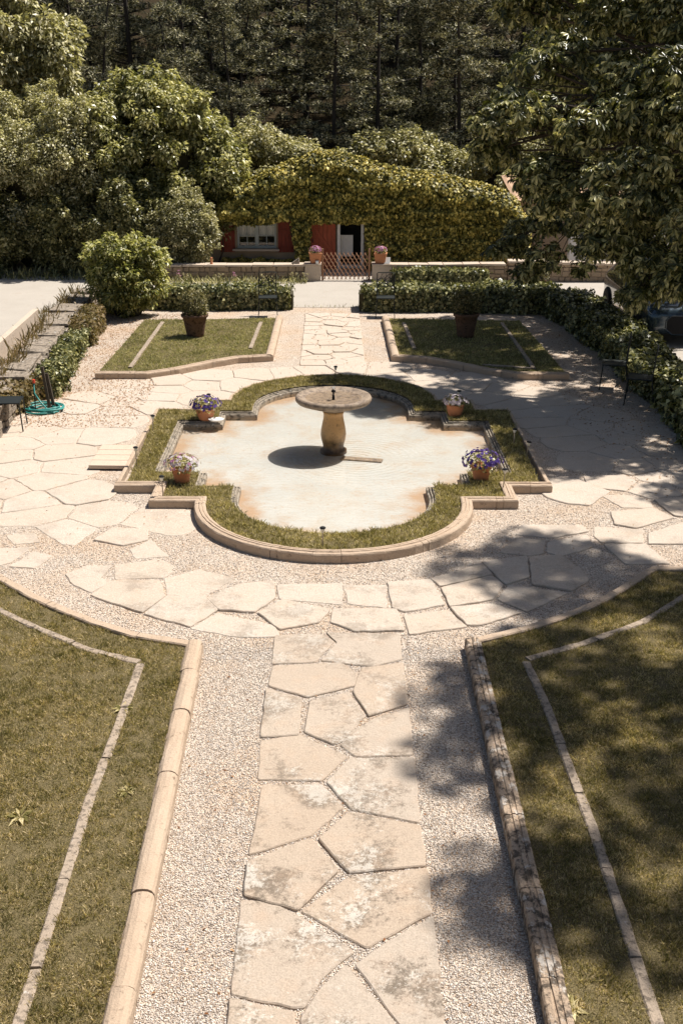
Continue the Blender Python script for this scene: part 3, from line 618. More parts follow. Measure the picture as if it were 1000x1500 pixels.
# loose pebbles, fallen leaves --------------------------------------
def pebbles(n, box, s0, s1, keep, seed):
    r = np.random.default_rng(seed); x = r.uniform(box[0], box[1], n); y = box[2]+(box[3]-box[2])*r.random(n)**1.5; k = keep(x, y); x = x[k]; y = y[k]; n = len(x)
    s = r.uniform(s0, s1, n); O = np.array([[1, 0, 0], [0, 1, 0], [-1, 0, 0], [0, -1, 0], [0, 0, .75], [0, 0, -.5]]); V = O[None]*(1+r.uniform(-.3, .3, (n, 6, 1)))*s[:, None, None]
    a = r.uniform(0, 2*pi, n); c, q = np.cos(a), np.sin(a); Vx = V[..., 0]*c[:, None]-V[..., 1]*q[:, None]; Vy = V[..., 0]*q[:, None]+V[..., 1]*c[:, None]
    V = np.stack([Vx+x[:, None], Vy+y[:, None], V[..., 2]+(s*.45)[:, None]], -1); f = np.array([[0, 1, 4], [1, 2, 4], [2, 3, 4], [3, 0, 4], [1, 0, 5], [2, 1, 5], [3, 2, 5], [0, 3, 5]])
    return V.reshape(-1, 3), (np.arange(n)[:, None, None]*6+f[None]).reshape(-1, 3)
flags_all = FRONT+BAND+ringp
def offst(x, y, m=.0):
    k = np.ones(x.shape, bool)
    for p in FRONT+BAND: k &= ~in_poly(x, y, p)
    return k
keep1 = lambda x, y: (x > -1.13-.016*(y-3)) & (x < 1.235+.011*(y-3)) & (y < 9.95) & offst(x, y)
stuff('gravel', pebbles(90000, (-1.36, 1.36, 4.8, 10), .003, .0075, keep1, 1), MT['pebble'], 'loose pale gravel chips beside the front flagstone walk', 'gravel')
def keep2(x, y):
    k = offst(x, y) & ~in_poly(x, y, OUTER) & ~in_poly(x, y, lawnL) & ~in_poly(x, y, lawnR)
    return k
stuff('gravel', pebbles(60000, (-4.8, 4.8, 9.7, 15), .0045, .009, keep2, 2), MT['pebble'], 'loose pale gravel chips spread round the pool', 'gravel')
def fallen(n, box, s, z, seed, keep=None):
    r = np.random.default_rng(seed); x = r.uniform(box[0], box[1], n); y = r.uniform(box[2], box[3], n)
    if keep is not None: k = keep(x, y); x = x[k]; y = y[k]; n = len(x)
    P = np.stack([x, y, np.full(n, z)+r.random(n)*.006], 1); A = np.stack([r.normal(size=n), r.normal(size=n), r.normal(0, .15, n)], 1); N = np.stack([r.normal(0, .3, n), r.normal(0, .3, n), np.ones(n)], 1)
    return leafquads(P, A, N, s*r.uniform(.5, 1.3, n), .45, .12)
stuff('fallen_leaves', join(fallen(220, (-1.3, 1.3, 5, 10), .03, .008, 1, keep1), fallen(900, (-5.4, 5.4, 12, 21.5), .028, .015, 2, lambda x, y: ~in_poly(x, y, OUTER)), fallen(9000, (-5.3, -3.2, 17.5, 27), .035, .01, 3), fallen(420, (-1.2, 1.2, 21, 27.5), .035, .03, 4), fallen(1300, (4.1, 5.6, 14, 27), .04, .01, 6)), L_STRAW, 'brown fallen leaves scattered over the gravel', 'fallen leaves')

# weeds in lawns
def weed(x, y, z, s, label):
    n = 22; a = rng.uniform(0, 2*pi, n); A = np.stack([np.cos(a), np.sin(a), rng.uniform(.05, .45, n)], 1); P = np.tile([[x, y, z]], (n, 1))+A*.01; N = np.tile([[0, 0, 1.]], (n, 1))+rng.normal(0, .2, (n, 3))
    build('weed_rosette', leafquads(P, A, N, rng.uniform(.5, 1.1, n)*s, .3, .08), L_TURF, origin=(x, y, z), label=label, cat='weed', group='weeds growing in the lawns')
for (a, b, s, l) in [(30, 1197, .12, 'leafy green weed rosette at the left edge of the front left lawn'), (180, 1040, .10, 'small leafy weed by the bend of the strip in the front left lawn'), (372//2*1, 1160, .08, 'low leafy weed patch beside the strip of the front left lawn'), (835, 1480, .10, 'leafy weed against the dark kerb at the bottom of the right lawn'), (393, 0, 0, '')][:4]:
    g = gr(a, b, .09); weed(g.x, g.y, .09, s, l)

# ================================================================== POTS AND FLOWERS
def petals(center, rad, n, s, mat, parent, name='blossoms', flat=.7, k=5):
    d = sph(n); d[:, 2] = np.abs(d[:, 2])*.9; d = unit(d); P = np.array(center)+d*np.array([1, 1, flat])*rad*rng.uniform(.92, 1.12, (n, 1)); out = []
    for j in range(k):
        a = 2*pi*j/k; b1 = unit(np.cross(d, np.array([[.3, .2, 1.]])+rng.normal(0, .1, (n, 3)))); b2 = np.cross(d, b1); A = b1*cos(a)+b2*sin(a)+d*.25; out.append(leafquads(P, A, d, np.full(n, s)*rng.uniform(.8, 1.2, n), .85, .05))
    return build(name, join(*out), mat, parent, local=True)
def petal_mat(name, c1, c2, c3): return leaf_mat(name, c1, c2, c3, .3, .6, 8, .2)
PET = {'purple': petal_mat('violet_petals', (.045, .025, .17), (.09, .05, .27), (.20, .13, .38)), 'white': petal_mat('white_lilac_petals', (.42, .33, .45), (.62, .55, .60), (.72, .68, .66)), 'pink': petal_mat('pink_petals', (.42, .16, .34), (.52, .24, .42), (.62, .38, .5)), 'cream': petal_mat('cream_petals', (.5, .42, .22), (.62, .55, .35), (.7, .65, .5))}
def flowerpot(x, y, z, r, h, col, spread, label, belly=0, extra=None):
    o = empty('flower_pot', (x, y, z), label=label, cat='flower pot', group='flower pots at the corners of the pool')
    prof = [(r*.66, 0), (r*(.72+belly), h*.25), (r*(.84+belly), h*.6), (r*.93, h*.80), (r*.97, h*.82), (r, h*.98), (r*.95, h), (r*.88, h*.97), (r*.84, h*.86), (.01, h*.85)]
    build('pot', MB().lathe(prof, 28).vf, MT['terra'], o, smooth=True, local=True)
    c = (0, 0, h*.95); build('leaves', foliage([(0, 0, h+spread*.15, spread*.8)], 900, .045, .5, cull=False, squash=.6, shell=.7), L_FIG, o, local=True)
    petals((0, 0, h+spread*.12), spread, 95, .030, PET[col], o, flat=.62)
    if extra: petals((0, 0, h+spread*.12), spread*.98, 30, .026, PET[extra], o, flat=.6)
flowerpot(-2.03, 14.60, .09, .145, .22, 'white', .24, 'terracotta pot of pale lilac and white flowers at the front left of the pool', extra='pink')
flowerpot(-2.03, 17.70, .09, .165, .19, 'purple', .25, 'terracotta bowl of violet flowers with cream ones at the back left of the pool', .04, 'cream')
flowerpot(2.02, 17.93, .09, .15, .20, 'white', .20, 'rounded terracotta pot of white flowers at the back right of the pool', .06)
flowerpot(2.05, 14.70, .09, .15, .23, 'purple', .27, 'terracotta pot overflowing with violet flowers at the front right of the pool')

def solar(x, y, z, h, ry, label):
    o = empty('solar_light', (x, y, z), label=label, cat='garden light', group='solar stake lights round the pool'); o.rotation_euler = (ry*.4, ry, 0)
    build('stake', MB().tube([(0, 0, -.02), (0, 0, h-.05)], .008, 6).vf, MT['steel'], o, local=True)
    build('lens', MB().lathe([(.018, h-.05), (.027, h-.01), (.028, h)], 12).vf, MT['lens'], o, smooth=True, local=True)
    build('cap', MB().lathe([(.036, h), (.036, h+.012), (.02, h+.02), (.001, h+.021)], 12).vf, MT['black'], o, smooth=True, local=True)
for i_, (x, y, h, ry, l) in enumerate([(-.10, 12.27, .26, 0, 'stake light at the front middle of the turf ring'), (.07, 20.3, .25, .02, 'stake light behind the fountain at the far end of the turf ring'), (-2.78, 17.0, .26, .04, 'stake light at the back of the left turf strip'), (-2.76, 15.3, .28, .0, 'stake light beside the loose pale slab'),
    (-2.2, 13.98, .30, -.03, 'stake light in front of the pale lilac flower pot'), (-2.0, 17.98, .34, 0, 'stake light just behind the violet flowers at back left'), (2.1, 18.15, .36, 0, 'stake light just behind the white flower pot'), (2.30, 14.3, .30, .03, 'stake light right of the pot overflowing with violet flowers'),
    (2.74, 16.3, .26, .02, 'stake light standing midway along the right turf strip'), (2.83, 15.7, .25, .12, 'leaning stake light nearest the front of the right turf strip')]): solar(x, y, .08, h, ry, l)
b = MB().lathe([(.02, 0), (.08, .01), (.12, .035), (.13, .045), (.11, .05), (.05, .035), (.001, .03)], 20, sx=1, sy=.8)
o = build('shell_dish', b.vf, MT['white'], smooth=True, local=True, label='white shell-shaped dish resting on the back left corner of the pool rim', cat='dish'); o.location = (-1.85, 17.55, .09)
o = build('shallow_dish', MB().lathe([(.03, 0), (.07, .015), (.08, .02), (.06, .02), (.001, .012)], 16).vf, MT['edging'], smooth=True, local=True, label='small grey dish at the pool edge beside the pale lilac flower pot', cat='dish'); o.location = (-1.92, 15.10, -.03)

def urn(x, y, z, label, r=.29, h=.56, R=.38, bulgy=False):
    o = empty('potted_topiary', (x, y, z), label=label, cat='potted plant', group='potted topiary bushes')
    build('pot', MB().lathe([(r*.62, 0), (r*.68, h*.15), (r*.82, h*.6), (r*.92, h*.86), (r*1.02, h*.88), (r*1.05, h*.97), (r*.98, h), (r*.86, h*.95), (r*.8, h*.8), (.01, h*.78)], 30).vf, MT['terra_old'], o, smooth=True, local=True)
    lb = [(0, 0, h+R*.6, R), (0, 0, h+R*1.25, R*.82)]+[(R*.68*cos(a), R*.68*sin(a), h+R*zz, R*.42) for a, zz in [(random.uniform(0, 6.3), random.uniform(.2, 1.5)) for _ in range(12)]]
    build('foliage', foliage(lb, 650, .05, .55, cull=False, shell=.45, rough=.12), L_TOPI, o, local=True)
    build('stem', MB().tube([(0, 0, h*.7), (0.02, 0, h+.2), (0, 0, h+R)], [.03, .025, .01]).vf, MT['bark'], o, local=True)
urn(-2.92, 24.15, .06, 'dark terracotta pot of box on the sunlit back left lawn', .28, .50, .27)
urn(2.88, 24.15, .06, 'dark terracotta pot of round clipped box on the shaded back right lawn', .27, .54, .29)
urn(5.05, 28.3, .0, 'bulky potted shrub in deep shade behind the right-hand hedge, before the stone wall', .27, .62, .30)

# ================================================================== CHAIRS
def chair(label, rep=None):
    o = empty('metal_chair', (0, 0, 0), label=label, cat='chair', group='black metal garden chairs')
    for x, y, k in ((-.2, -.2, 0), (.2, -.2, 0)): build('leg', MB().tube([(x, y, .46), (x*1.12, y*1.15, 0)], .011).vf, MT['iron'], o, local=True)
    for x in (-.2, .2): build('leg', MB().tube([(x*1.1, .27, 0), (x, .2, .46)], .011).vf, MT['iron'], o, local=True)
    s = MB().tube([(-.21, -.21, .465), (.21, -.21, .465), (.21, .2, .465), (-.21, .2, .465)], .012, closed=True)
    for k in range(13): s.tube([(-.2+.0333*k, -.2, .468), (-.2+.0333*k, .2, .468)], .004, 4)
    for k in range(9): s.tube([(-.2, -.18+.045*k, .468), (.2, -.18+.045*k, .468)], .004, 4)
    s.box((0, 0, .472), (.40, .40, .004)); build('seat', s.vf, MT['iron'], o, local=True)
    b = MB().tube([(-.2, .2, .46), (-.205, .24, .98), (-.18, .245, 1.0), (.18, .245, 1.0), (.205, .24, .98), (.2, .2, .46)], .012); b.tube([(-.2, .222, .68), (.2, .222, .68)], .010); build('back_frame', b.vf, MT['iron'], o, local=True)
    t = MB(); r = random.Random(5)
    def br(p, a, L, w, d):
        q = (p[0]+L*cos(a), p[1]+L*sin(a))
        if not (-.2 < q[0] < .2 and .69 < q[1] < .99): L *= .5; q = (max(-.2, min(.2, p[0]+L*cos(a))), max(.69, min(.99, p[1]+L*sin(a))))
        yy = lambda z: .2+.045*(z-.46)/.54; t.tube([(p[0], yy(p[1]), p[1]), (q[0], yy(q[1]), q[1])], [w, w*.75], 5)
        if d:
            for s_ in (-1, 1): br(q, a+s_*r.uniform(.3, .75), L*r.uniform(.75, .95), w*.72, d-1)
    br((-.20, .69), .55, .12, .015, 5); br((.05, .69), 1.6, .07, .012, 4); br((-.2, .82), .6, .09, .01, 4); br((.2, .72), 2.4, .09, .011, 4)
    build('branch_panel', t.vf, MT['iron'], o, local=True); return o
c0 = chair('black metal chair with tree-branch back before the left back hedge'); c0.location = (-1.50, 26.75, 0); c0.rotation_euler.z = .05
for loc, rz, l in [((1.27, 26.75, 0), -.05, 'black metal chair with tree-branch back before the right back hedge'), ((-5.12, 17.45, 0), pi/2+.1, 'black metal chair cut by the left edge in front of the yellow climber'),
                   ((5.12, 20.1, 0), -pi/2-.25, 'farther of two dark metal chairs in the shade of the right hedge'), ((5.32, 19.05, 0), -pi/2-.3, 'nearer of two dark metal chairs in the shade of the right hedge')]:
    c = copy_tree(c0); c.location = loc; c.rotation_euler.z = rz; c['label'] = l

# hose and tap
hp = empty('standpipe', (-4.80, 18.62, 0), label='dark wooden post with a garden tap beside the coiled hose', cat='standpipe')
build('post', MB().box((-4.80, 18.62, .36), (.05, .05, .74), ry=-.1).box((-4.74, 18.66, .30), (.05, .045, .62), ry=-.13).vf, MT['oldwood'], hp, bevel=.005)
build('pipe', MB().tube([(-4.99, 18.55, 0), (-4.98, 18.55, .4), (-4.95, 18.56, .55), (-4.88, 18.6, .6)], .010).vf, MT['iron'], hp)
build('tap', MB().tube([(-4.97, 18.53, .47), (-4.97, 18.53, .53)], .025, 8).vf, MT['red'], hp)
hs = MB(); r = random.Random(3)
for k in range(6):
    R1, R2, cx, cy, ph = .24+.06*k/5, .22+.04*r.random(), -4.82+r.uniform(-.05, .07), 18.48+r.uniform(-.07, .05), r.uniform(0, 6)
    hs.tube([(cx+(R1+.02*sin(3*a+ph))*cos(a), cy+(R2+.02*cos(2*a+ph))*sin(a), .022+.012*k+.008*sin(a*2+ph)) for a in [2*pi*j/40 for j in range(40)]], .0135, 7, closed=True)
hs.tube([(-4.97, 18.53, .47), (-4.97, 18.5, .3), (-4.86, 18.45, .15), (-4.7, 18.3, .05), (-4.6, 18.25, .03)], .0135, 7)
build('garden_hose', hs.vf, MT['hose'], origin=(-4.8, 18.45, 0), smooth=True, label='coiled teal garden hose on the gravel at the foot of the post', cat='hose')

# ================================================================== LEFT RETAINING WALL
rw = empty('retaining_wall', (-5.6, 22, 0), label='low wall of rough grey stone slabs running back along the left side', cat='wall')
r = random.Random(12); yy = 16.2; k = 0
while yy < 28.4:
    L = r.uniform(.6, 1.15); fx = -5.15-(yy-17)*.055; wz = .45+r.uniform(-.05, .05); y0 = yy; m = MB()
    m.box((fx-.30+r.uniform(-.06, .06), yy+L/2, wz-.05), (.50+r.uniform(-.10, .10), L-.06, .11), rz=.05+r.uniform(-.07, .07), rx=r.uniform(-.03, .03), jit=.035); build('wall_slab', m.vf, MT['wallslab'], rw, bevel=.015)
    m = MB()
    for zz in range(3):
        for q in range(3): m.box((fx-.2+r.uniform(-.02, .02), yy+L*(q+.5)/3, .065+zz*.125), (.34, L/3-.015, .118), rz=.05, jit=.012)
    build('wall_stone', m.vf, MT['wallslab'], rw, bevel=.012); yy += L
kb = empty('low_kerb_wall', (-6.45, 23, 0), label='straight narrow concrete kerb wall behind the slab-topped retaining wall', cat='wall')
build('kerb_block', MB().box((-6.48, 23.0, .24), (.12, 4.2, .48), rz=.03).vf, MT['cope'], kb, bevel=.012); build('kerb_block', MB().box((-6.70, 18.9, .24), (.12, 3.9, .48), rz=.08).vf, MT['cope'], kb, bevel=.012)

# ================================================================== HEDGES, CLIMBERS
def hedge(name, label, path, width, height, mat, size, per, group=None, cat='hedge', amp=.10, seed=0, w=.7, taper=0, z0=0, hfun=None):
    r = np.random.default_rng(seed); P = [Vector(p) for p in path]; segs = [(P[i], P[i+1]) for i in range(len(P)-1)]; L = [(b-a).length for a, b in segs]; T = sum(L)
    area = T*(width+2*height)+2*width*height; n = int(area*per); s = r.uniform(0, T, n); q = r.uniform(-(height+width/2), height+width/2, n); cum = np.cumsum([0]+L); j = np.clip(np.searchsorted(cum, s)-1, 0, len(L)-1)
    A = np.array([[a.x, a.y] for a, b in segs])[j]; D = np.array([list((b-a).normalized()) for a, b in segs])[j]; t = s-cum[j]; Nn = np.stack([D[:, 1], -D[:, 0]], 1)
    hw = width/2; u = np.clip(q, -hw, hw); z = np.where(np.abs(q) > hw, height-(np.abs(q)-hw), height); nz = (np.abs(q) <= hw).astype(float); nu = np.sign(q)*(np.abs(q) > hw*.85)
    bulge = amp*vnoise(s*2.3+q*.7, z*3+q*2.1, seed)+r.normal(0, .025, n)-.10*r.random(n)**2
    endf = np.minimum(s, T-s); rnd_ = np.clip(endf/.25, 0, 1); z = z*np.where(rnd_ < 1, .8+.2*rnd_, 1)*(hfun(s/T) if hfun else 1.)
    Pt = np.empty((n, 3)); Pt[:, :2] = A+D*t[:, None]+Nn*((u+nu*bulge)*(.82+.18*rnd_))[:, None]; Pt[:, 2] = z0+z+nz*bulge
    # end caps
    m_ = int(per*width*height*1.2); caps = []
    for (p, dd) in ((P[0], (P[0]-P[1]).normalized()), (P[-1], (P[-1]-P[-2]).normalized())):
        nn = Vector((dd.y, -dd.x)); uu = r.uniform(-hw, hw, m_); zz = r.uniform(0, height, m_)*(hfun(np.array([0. if p is P[0] else 1.]))[0] if hfun else 1.); bb = amp*vnoise(uu*3, zz*3, seed+3)+r.normal(0, .03, m_)
        caps.append((np.stack([p.x+nn.x*uu+dd.x*bb, p.y+nn.y*uu+dd.y*bb, z0+zz], 1), np.tile([[dd.x, dd.y, .3]], (m_, 1))))
    N = np.stack([Nn[:, 0]*nu, Nn[:, 1]*nu, nz+.25], 1); Pt = np.concatenate([Pt]+[c[0] for c in caps]); N = unit(np.concatenate([N]+[c[1] for c in caps])); n = len(Pt)
    nrm = unit(N+r.normal(0, .45, (n, 3))); ax = r.normal(0, 1, (n, 3))+np.array([0, 0, -.6]); ax -= nrm*(ax*nrm).sum(1, keepdims=True)*.85
    c = P[len(P)//2]; o = empty(name, (c.x, c.y, z0), label=label, cat=cat, group=group)
    build('foliage', leafquads(Pt, ax, nrm, size*r.uniform(.6, 1.3, n), w, .12), mat, o)
    m = MB()
    for a, b in segs:
        md = (a+b)/2; d_ = (b-a); hh = (height-.14)*(hfun(np.array([.5]))[0]*.9 if hfun else 1.); m.box((md.x, md.y, z0+hh/2), (d_.length+width*.3, width-.2, hh), rz=atan2(d_.y, d_.x))
    build('stems', m.vf, MT['twig'], o); return o  # added solid dark box filling the hedge, blocks the view between leaves
hedge('clipped_hedge', 'low clipped ivy hedge behind the back left lawn, in full sun', [(-4.3, 27.85), (-1.05, 27.85)], .75, .52, L_HEDGE, .085, 1300, 'clipped hedges', seed=1)
hedge('clipped_hedge', 'low sunlit clipped hedge behind the back right lawn', [(.8, 27.7), (3.6, 27.7)], .85, .56, L_HEDGE, .085, 1300, 'clipped hedges', seed=2)
hedge('clipped_hedge', 'long hedge in deep tree shade turning the corner right of the back right lawn', [(3.6, 27.6), (5.5, 27.4), (5.85, 24.5), (5.95, 21.5), (6.0, 18.3)], .95, .62, L_HEDGE, .095, 1000, 'clipped hedges', seed=3, hfun=lambda t: 1.02-.35*t)
hedge('shrub_border', 'glossy green leafy border at the right edge below the car', [(6.0, 18.4), (5.95, 17.0), (6.0, 15.4)], 1.0, .46, L_CHEST, .13, 600, cat='shrub', amp=.16, seed=4)
hedge('wall_shrub', 'bushy green shrub growing against the right stone wall by the gate pillar', [(1.75, 31.35), (4.2, 31.35)], .5, .42, L_HEDGE, .085, 1300, cat='shrub', seed=5, amp=.14)
hedge('ivy_climber', 'dark green ivy hanging on the front of the left retaining wall', [(-4.98, 19.3), (-5.12, 21.5), (-5.25, 23.6)], .40, .42, L_HEDGE, .075, 1300, cat='climber', seed=6, amp=.14)
hedge('dry_climber', 'dry brownish climber at the far end of the left retaining wall', [(-5.2, 23.4), (-5.3, 24.6), (-5.35, 25.6)], .42, .46, L_DRY, .075, 1200, cat='climber', seed=7, amp=.14)
hedge('yellow_climber', 'yellow-green climber behind the left metal chair', [(-5.62, 16.2), (-5.45, 17.8), (-5.20, 19.2)], .42, .44, L_DRY, .085, 1200, cat='climber', seed=8, amp=.15)
# wispy tufts on the wall and verge grass
def tufts(name, label, poly, n_per, h0, h1, w, z, seed, mat, cat='grass'): stuff(name, grassblades(n_per, poly, z, h0, h1, w, seed, lean=.7), mat, label, cat)
tufts('verge_grass', 'rough grass strip along the foot of the left stone wall', [(-5.6, 31.1), (-.7, 31.3), (-.7, 31.85), (-5.6, 31.85)], 500, .05, .22, .02, 0, 61, L_GREY)
tufts('verge_grass', 'weedy grass between the retaining wall and the driveway', [(-6.9, 20.5), (-6.0, 21), (-6.1, 27.6), (-6.95, 27.2)], 420, .05, .16, .018, 0.05, 62, L_DRY)
tufts('verge_grass', 'straggly weeds growing between the slabs on top of the left wall', [(-5.9, 18), (-5.45, 18), (-5.75, 22), (-6.0, 27.5), (-6.35, 27.5), (-6.1, 22)], 260, .10, .26, .022, .40, 65, L_DRY)
tufts('verge_grass', 'dark weeds along the foot of the big shrubs', [(-14, 32.2), (-5.4, 31.7), (-5.4, 32.6), (-14, 33.2)], 260, .08, .28, .03, 0, 63, L_HEDGE)
tufts('verge_grass', 'thin weeds along the edge of the driveway behind the path', [(-1, 27.85), (.9, 27.85), (.9, 28.1), (-1, 28.1)], 300, .03, .10, .012, 0, 64, L_GREY)

# ================================================================== STONE GARDEN WALLS
def rubble(root, x0, x1, y, h0, h1, seed, th=.36):
    r = random.Random(seed); m = MB(); hh = lambda x: h0+(h1-h0)*(x-x0)/(x1-x0); z = 0.; row = 0
    while z < min(h0, h1)-.03:
        ch = min(r.uniform(.09, .14), min(h0, h1)-z); x = x0
        while x < x1-.03:
            wd = min(r.uniform(.13, .34), x1-x)
            s = max(hh(x), .1)/min(h0, h1); m.box((x+wd/2, y+r.uniform(-.012, .012), (z+ch/2)*s), (wd-.02, th, ch*s-.018), jit=.014); x += wd
        z += ch
    build('rubble_stones', m.vf, MT['rubble'], root, bevel=.018)
    build('mortar', MB().box(((x0+x1)/2, y, min(h0, h1)/2-.01), (x1-x0-.01, th-.05, min(h0, h1)-.02)).vf, MT['mortar'], root)
    x = x0
    while x < x1-.1:
        wd = min(r.uniform(.4, .75), x1-x); build('coping_stone', MB().box((x+wd/2, y, hh(x+wd/2)+.028), (wd-.012, th+.06, .06), jit=.008).vf, MT['cope'], root, bevel=.01); x += wd
w1 = empty('garden_wall', (-2.7, 32.05, 0), label='low rubble wall with pale coping under the cottage window', cat='wall', group='rubble garden walls'); rubble(w1, -4.75, -.74, 32.05, .37, .40, 3)
w2 = empty('garden_wall', (4.6, 32.05, 0), label='long rubble wall running right from the gate behind the shrubs', cat='wall', group='rubble garden walls'); rubble(w2, 1.66, 4.9, 32.05, .40, .44, 4); rubble(w2, 4.9, 9.5, 32.0, .52, .42, 5)
for x0, x1, l in ((-.74, -.30, 'squat weathered stone gate pillar on the left of the lattice gate'), (1.13, 1.66, 'squat smooth beige gate pillar on the right of the lattice gate')):
    p = empty('gate_pillar', ((x0+x1)/2, 32.0, 0), label=l, cat='pillar'); build('shaft', MB().box(((x0+x1)/2, 32.0, .22), (x1-x0, .42, .44)).vf, MT['cope'], p, bevel=.015); build('cap', MB().box(((x0+x1)/2, 32.0, .462), (x1-x0+.03, .46, .04)).vf, MT['cope'], p, bevel=.01)
def planter(x, label, rz):
    o = empty('square_planter', (x, 31.98, .482), label=label, cat='planter', group='square terracotta planters on the gate pillars')
    m = MB(); V = []; 
    for s, z in ((.13, 0), (.165, .24), (.175, .24), (.175, .28), (.145, .28), (.14, .20)):
        V += [(-s, -s, z), (s, -s, z), (s, s, z), (-s, s, z)]
    F = [(3, 2, 1, 0)]+[(4*k+j, 4*k+(j+1) % 4, 4*k+4+(j+1) % 4, 4*k+4+j) for k in range(5) for j in range(4)]+[(20, 21, 22, 23)]
    build('pot', (V, F), MT['terra'], o, local=True); o.rotation_euler.z = rz
    build('leaves', foliage([(0, 0, .33, .15)], 900, .05, .5, cull=False, squash=.7, shell=.8), L_GREY, o, local=True); petals((0, 0, .34), .17, 70, .028, PET['pink'], o, flat=.75)
planter(-.45, 'square terracotta planter of pink flowers on the left gate pillar', .1); planter(1.36, 'square terracotta planter of pink flowers on the right gate pillar', -.1)
o = build('small_white_book', MB().box((0, 0, .09), (.17, .015, .19), rx=-.5, rz=-.2).vf, MT['white'], local=True, label='small white card propped in front of the right planter', cat='card'); o.location = (1.54, 31.86, .483)
o = build('white_cup', MB().lathe([(.035, 0), (.045, .02), (.05, .09), (.045, .09), (.04, .02), (.001, .015)], 16).vf, MT['white'], local=True, smooth=True, label='small white cup on the left gate pillar before the planter', cat='cup'); o.location = (-.40, 31.82, .483)
o = build('clay_tube', MB().lathe([(.045, 0), (.05, .01), (.035, .03), (.032, .17), (.036, .19), (.001, .19)], 14).vf, MT['terra'], local=True, smooth=True, label='small upright terracotta tube on the left end of the wall coping', cat='tube'); o.location = (-3.34, 32.0, .435)
o = build('pointed_stone', MB().add([(-.1, -.05, 0), (.14, -.05, 0), (.14, .06, 0), (-.1, .06, 0), (.12, -.02, .17), (.13, .03, .18), (.0, .0, .1)], [(3, 2, 1, 0), (0, 1, 4, 6), (1, 2, 5, 4), (2, 3, 6, 5), (3, 0, 6), (4, 5, 6)]).vf, MT['wallslab'], local=True, label='small pointed grey stone standing on the wall left of the planter', cat='stone'); o.location = (-1.03, 32.0, .45)
# gate
g = empty('lattice_gate', (.40, 31.95, 0), label='expanding orange-brown lattice gate between the two stone pillars', cat='gate')
m = MB(); x0, x1, h = -.22, 1.02, .74; st = .118; k = -10
while k*st < x1-x0:
    for s in (1, -1):
        a = x0+k*st if s > 0 else x1-k*st; pts = []
        sl2 = .62; aa, bb = a, a+s*h*sl2; za, zb = .03, .03+h
        # clip to gate width
        def cl(xa, za_, xb, zb_):
            lo, hi = x0, x1
            if xa < lo: 
                if xb <= lo: return None
                t = (lo-xa)/(xb-xa); za_ += (zb_-za_)*t; xa = lo
            if xb < lo: t = (lo-xb)/(xa-xb); zb_ += (za_-zb_)*t; xb = lo
            if xa > hi:
                if xb >= hi: return None
                t = (xa-hi)/(xa-xb); za_ += (zb_-za_)*t; xa = hi
            if xb > hi: t = (xb-hi)/(xb-xa); zb_ += (za_-zb_)*t; xb = hi
            return xa, za_, xb, zb_
        c = cl(aa, za, bb, zb)
        if c and abs(c[1]-c[3]) > .02: m.tube([(c[0], 31.95+s*.007, c[1]), (c[2], 31.95+s*.007, c[3])], .0105, 4)
    k += 1
build('lattice', m.vf, MT['lattice'], g)
for x in (-.25, 1.05): build('gate_post', MB().box((x, 31.95, .44), (.055, .05, .88)).vf, MT['lattice'], g, bevel=.006)
# verge flowers
def stalks(name, label, pts, col, h, seed):
    r = random.Random(seed)
    for k, (x, y) in enumerate(pts):
        o = empty(name, (x, y, 0), label=label[k % len(label)] if len(label) > 1 else label[0], cat='flowering plant', group='flowers along the left wall')
        m = MB(); tops = []
        for q in range(4): e = Vector((r.uniform(-.1, .1), r.uniform(-.05, .05), h*r.uniform(.6, 1.1))); m.tube([(0, 0, 0), e*.5+Vector((.01, 0, 0)), e], .004, 4); tops.append(e)
        build('stems', m.vf, L_GREY, o, local=True); build('leaves', foliage([(0, 0, h*.35, .10)], 500, .05, .35, cull=False, shell=.9), L_GREY, o, local=True)
        P = join(*[foliage([(e.x, e.y, e.z, .028)], 2600, .022, .7, cull=False, shell=.9) for e in tops]); build('blossoms', P, PET[col], o, local=True)
stalks('pink_flower', ['pink flowers in front of the big shrubs, left of the wall', 'pink flowering stems at the left end of the stone wall', 'pink flowers rising before the stone wall under the window'], [(-4.75, 31.5), (-4.25, 31.6), (-2.65, 31.7)], 'pink', .30, 1)
stalks('cream_flower', ['cream flowers at the left end of the stone wall', 'cream flowers before the stone wall left of the window', 'cream flowers before the stone wall below the left shutter', 'cream flowers before the stone wall right of the iron chair', 'cream flowers nearest the left gate pillar'], [(-4.0, 31.55), (-3.1, 31.65), (-1.9, 31.7), (-1.05, 31.6), (-.75, 31.55)], 'cream', .24, 2)

# ================================================================== COTTAGE
HY = 34.0
roofx = [-3.55, -3.2, -2.6, -1.9, -1.2, -.6, -.1, .5, 1.2, 2.2, 3.2, 4.2, 4.9, 5.4, 5.6]; roofz = [1.80, 2.10, 2.45, 2.80, 3.10, 3.30, 3.38, 3.26, 3.10, 2.88, 2.70, 2.52, 2.34, 2.02, 1.6]
ht = empty('cottage', (1, HY, 0), label='low cottage smothered in yellow-green creeper behind the garden wall', cat='cottage')
m = MB()   # wall with openings for window and door
def wallpiece(x0, x1, z0, z1, y0=HY, t=.35): m.box(((x0+x1)/2, y0+t/2, (z0+z1)/2), (x1-x0, t, z1-z0))
WX0, WX1, WZ0, WZ1 = -2.77, -1.62, .60, 1.60; DX0, DX1, DZ1 = .22, .92, 1.85
top = 2.0
wallpiece(-3.5, WX0, 0, top); wallpiece(WX0, WX1, 0, WZ0); wallpiece(WX0, WX1, WZ1, top); wallpiece(WX1, DX0, 0, top); wallpiece(DX0, DX1, DZ1, top); wallpiece(DX1, 5.45, 0, top)
build('wall', m.vf, MT['plaster'], ht)
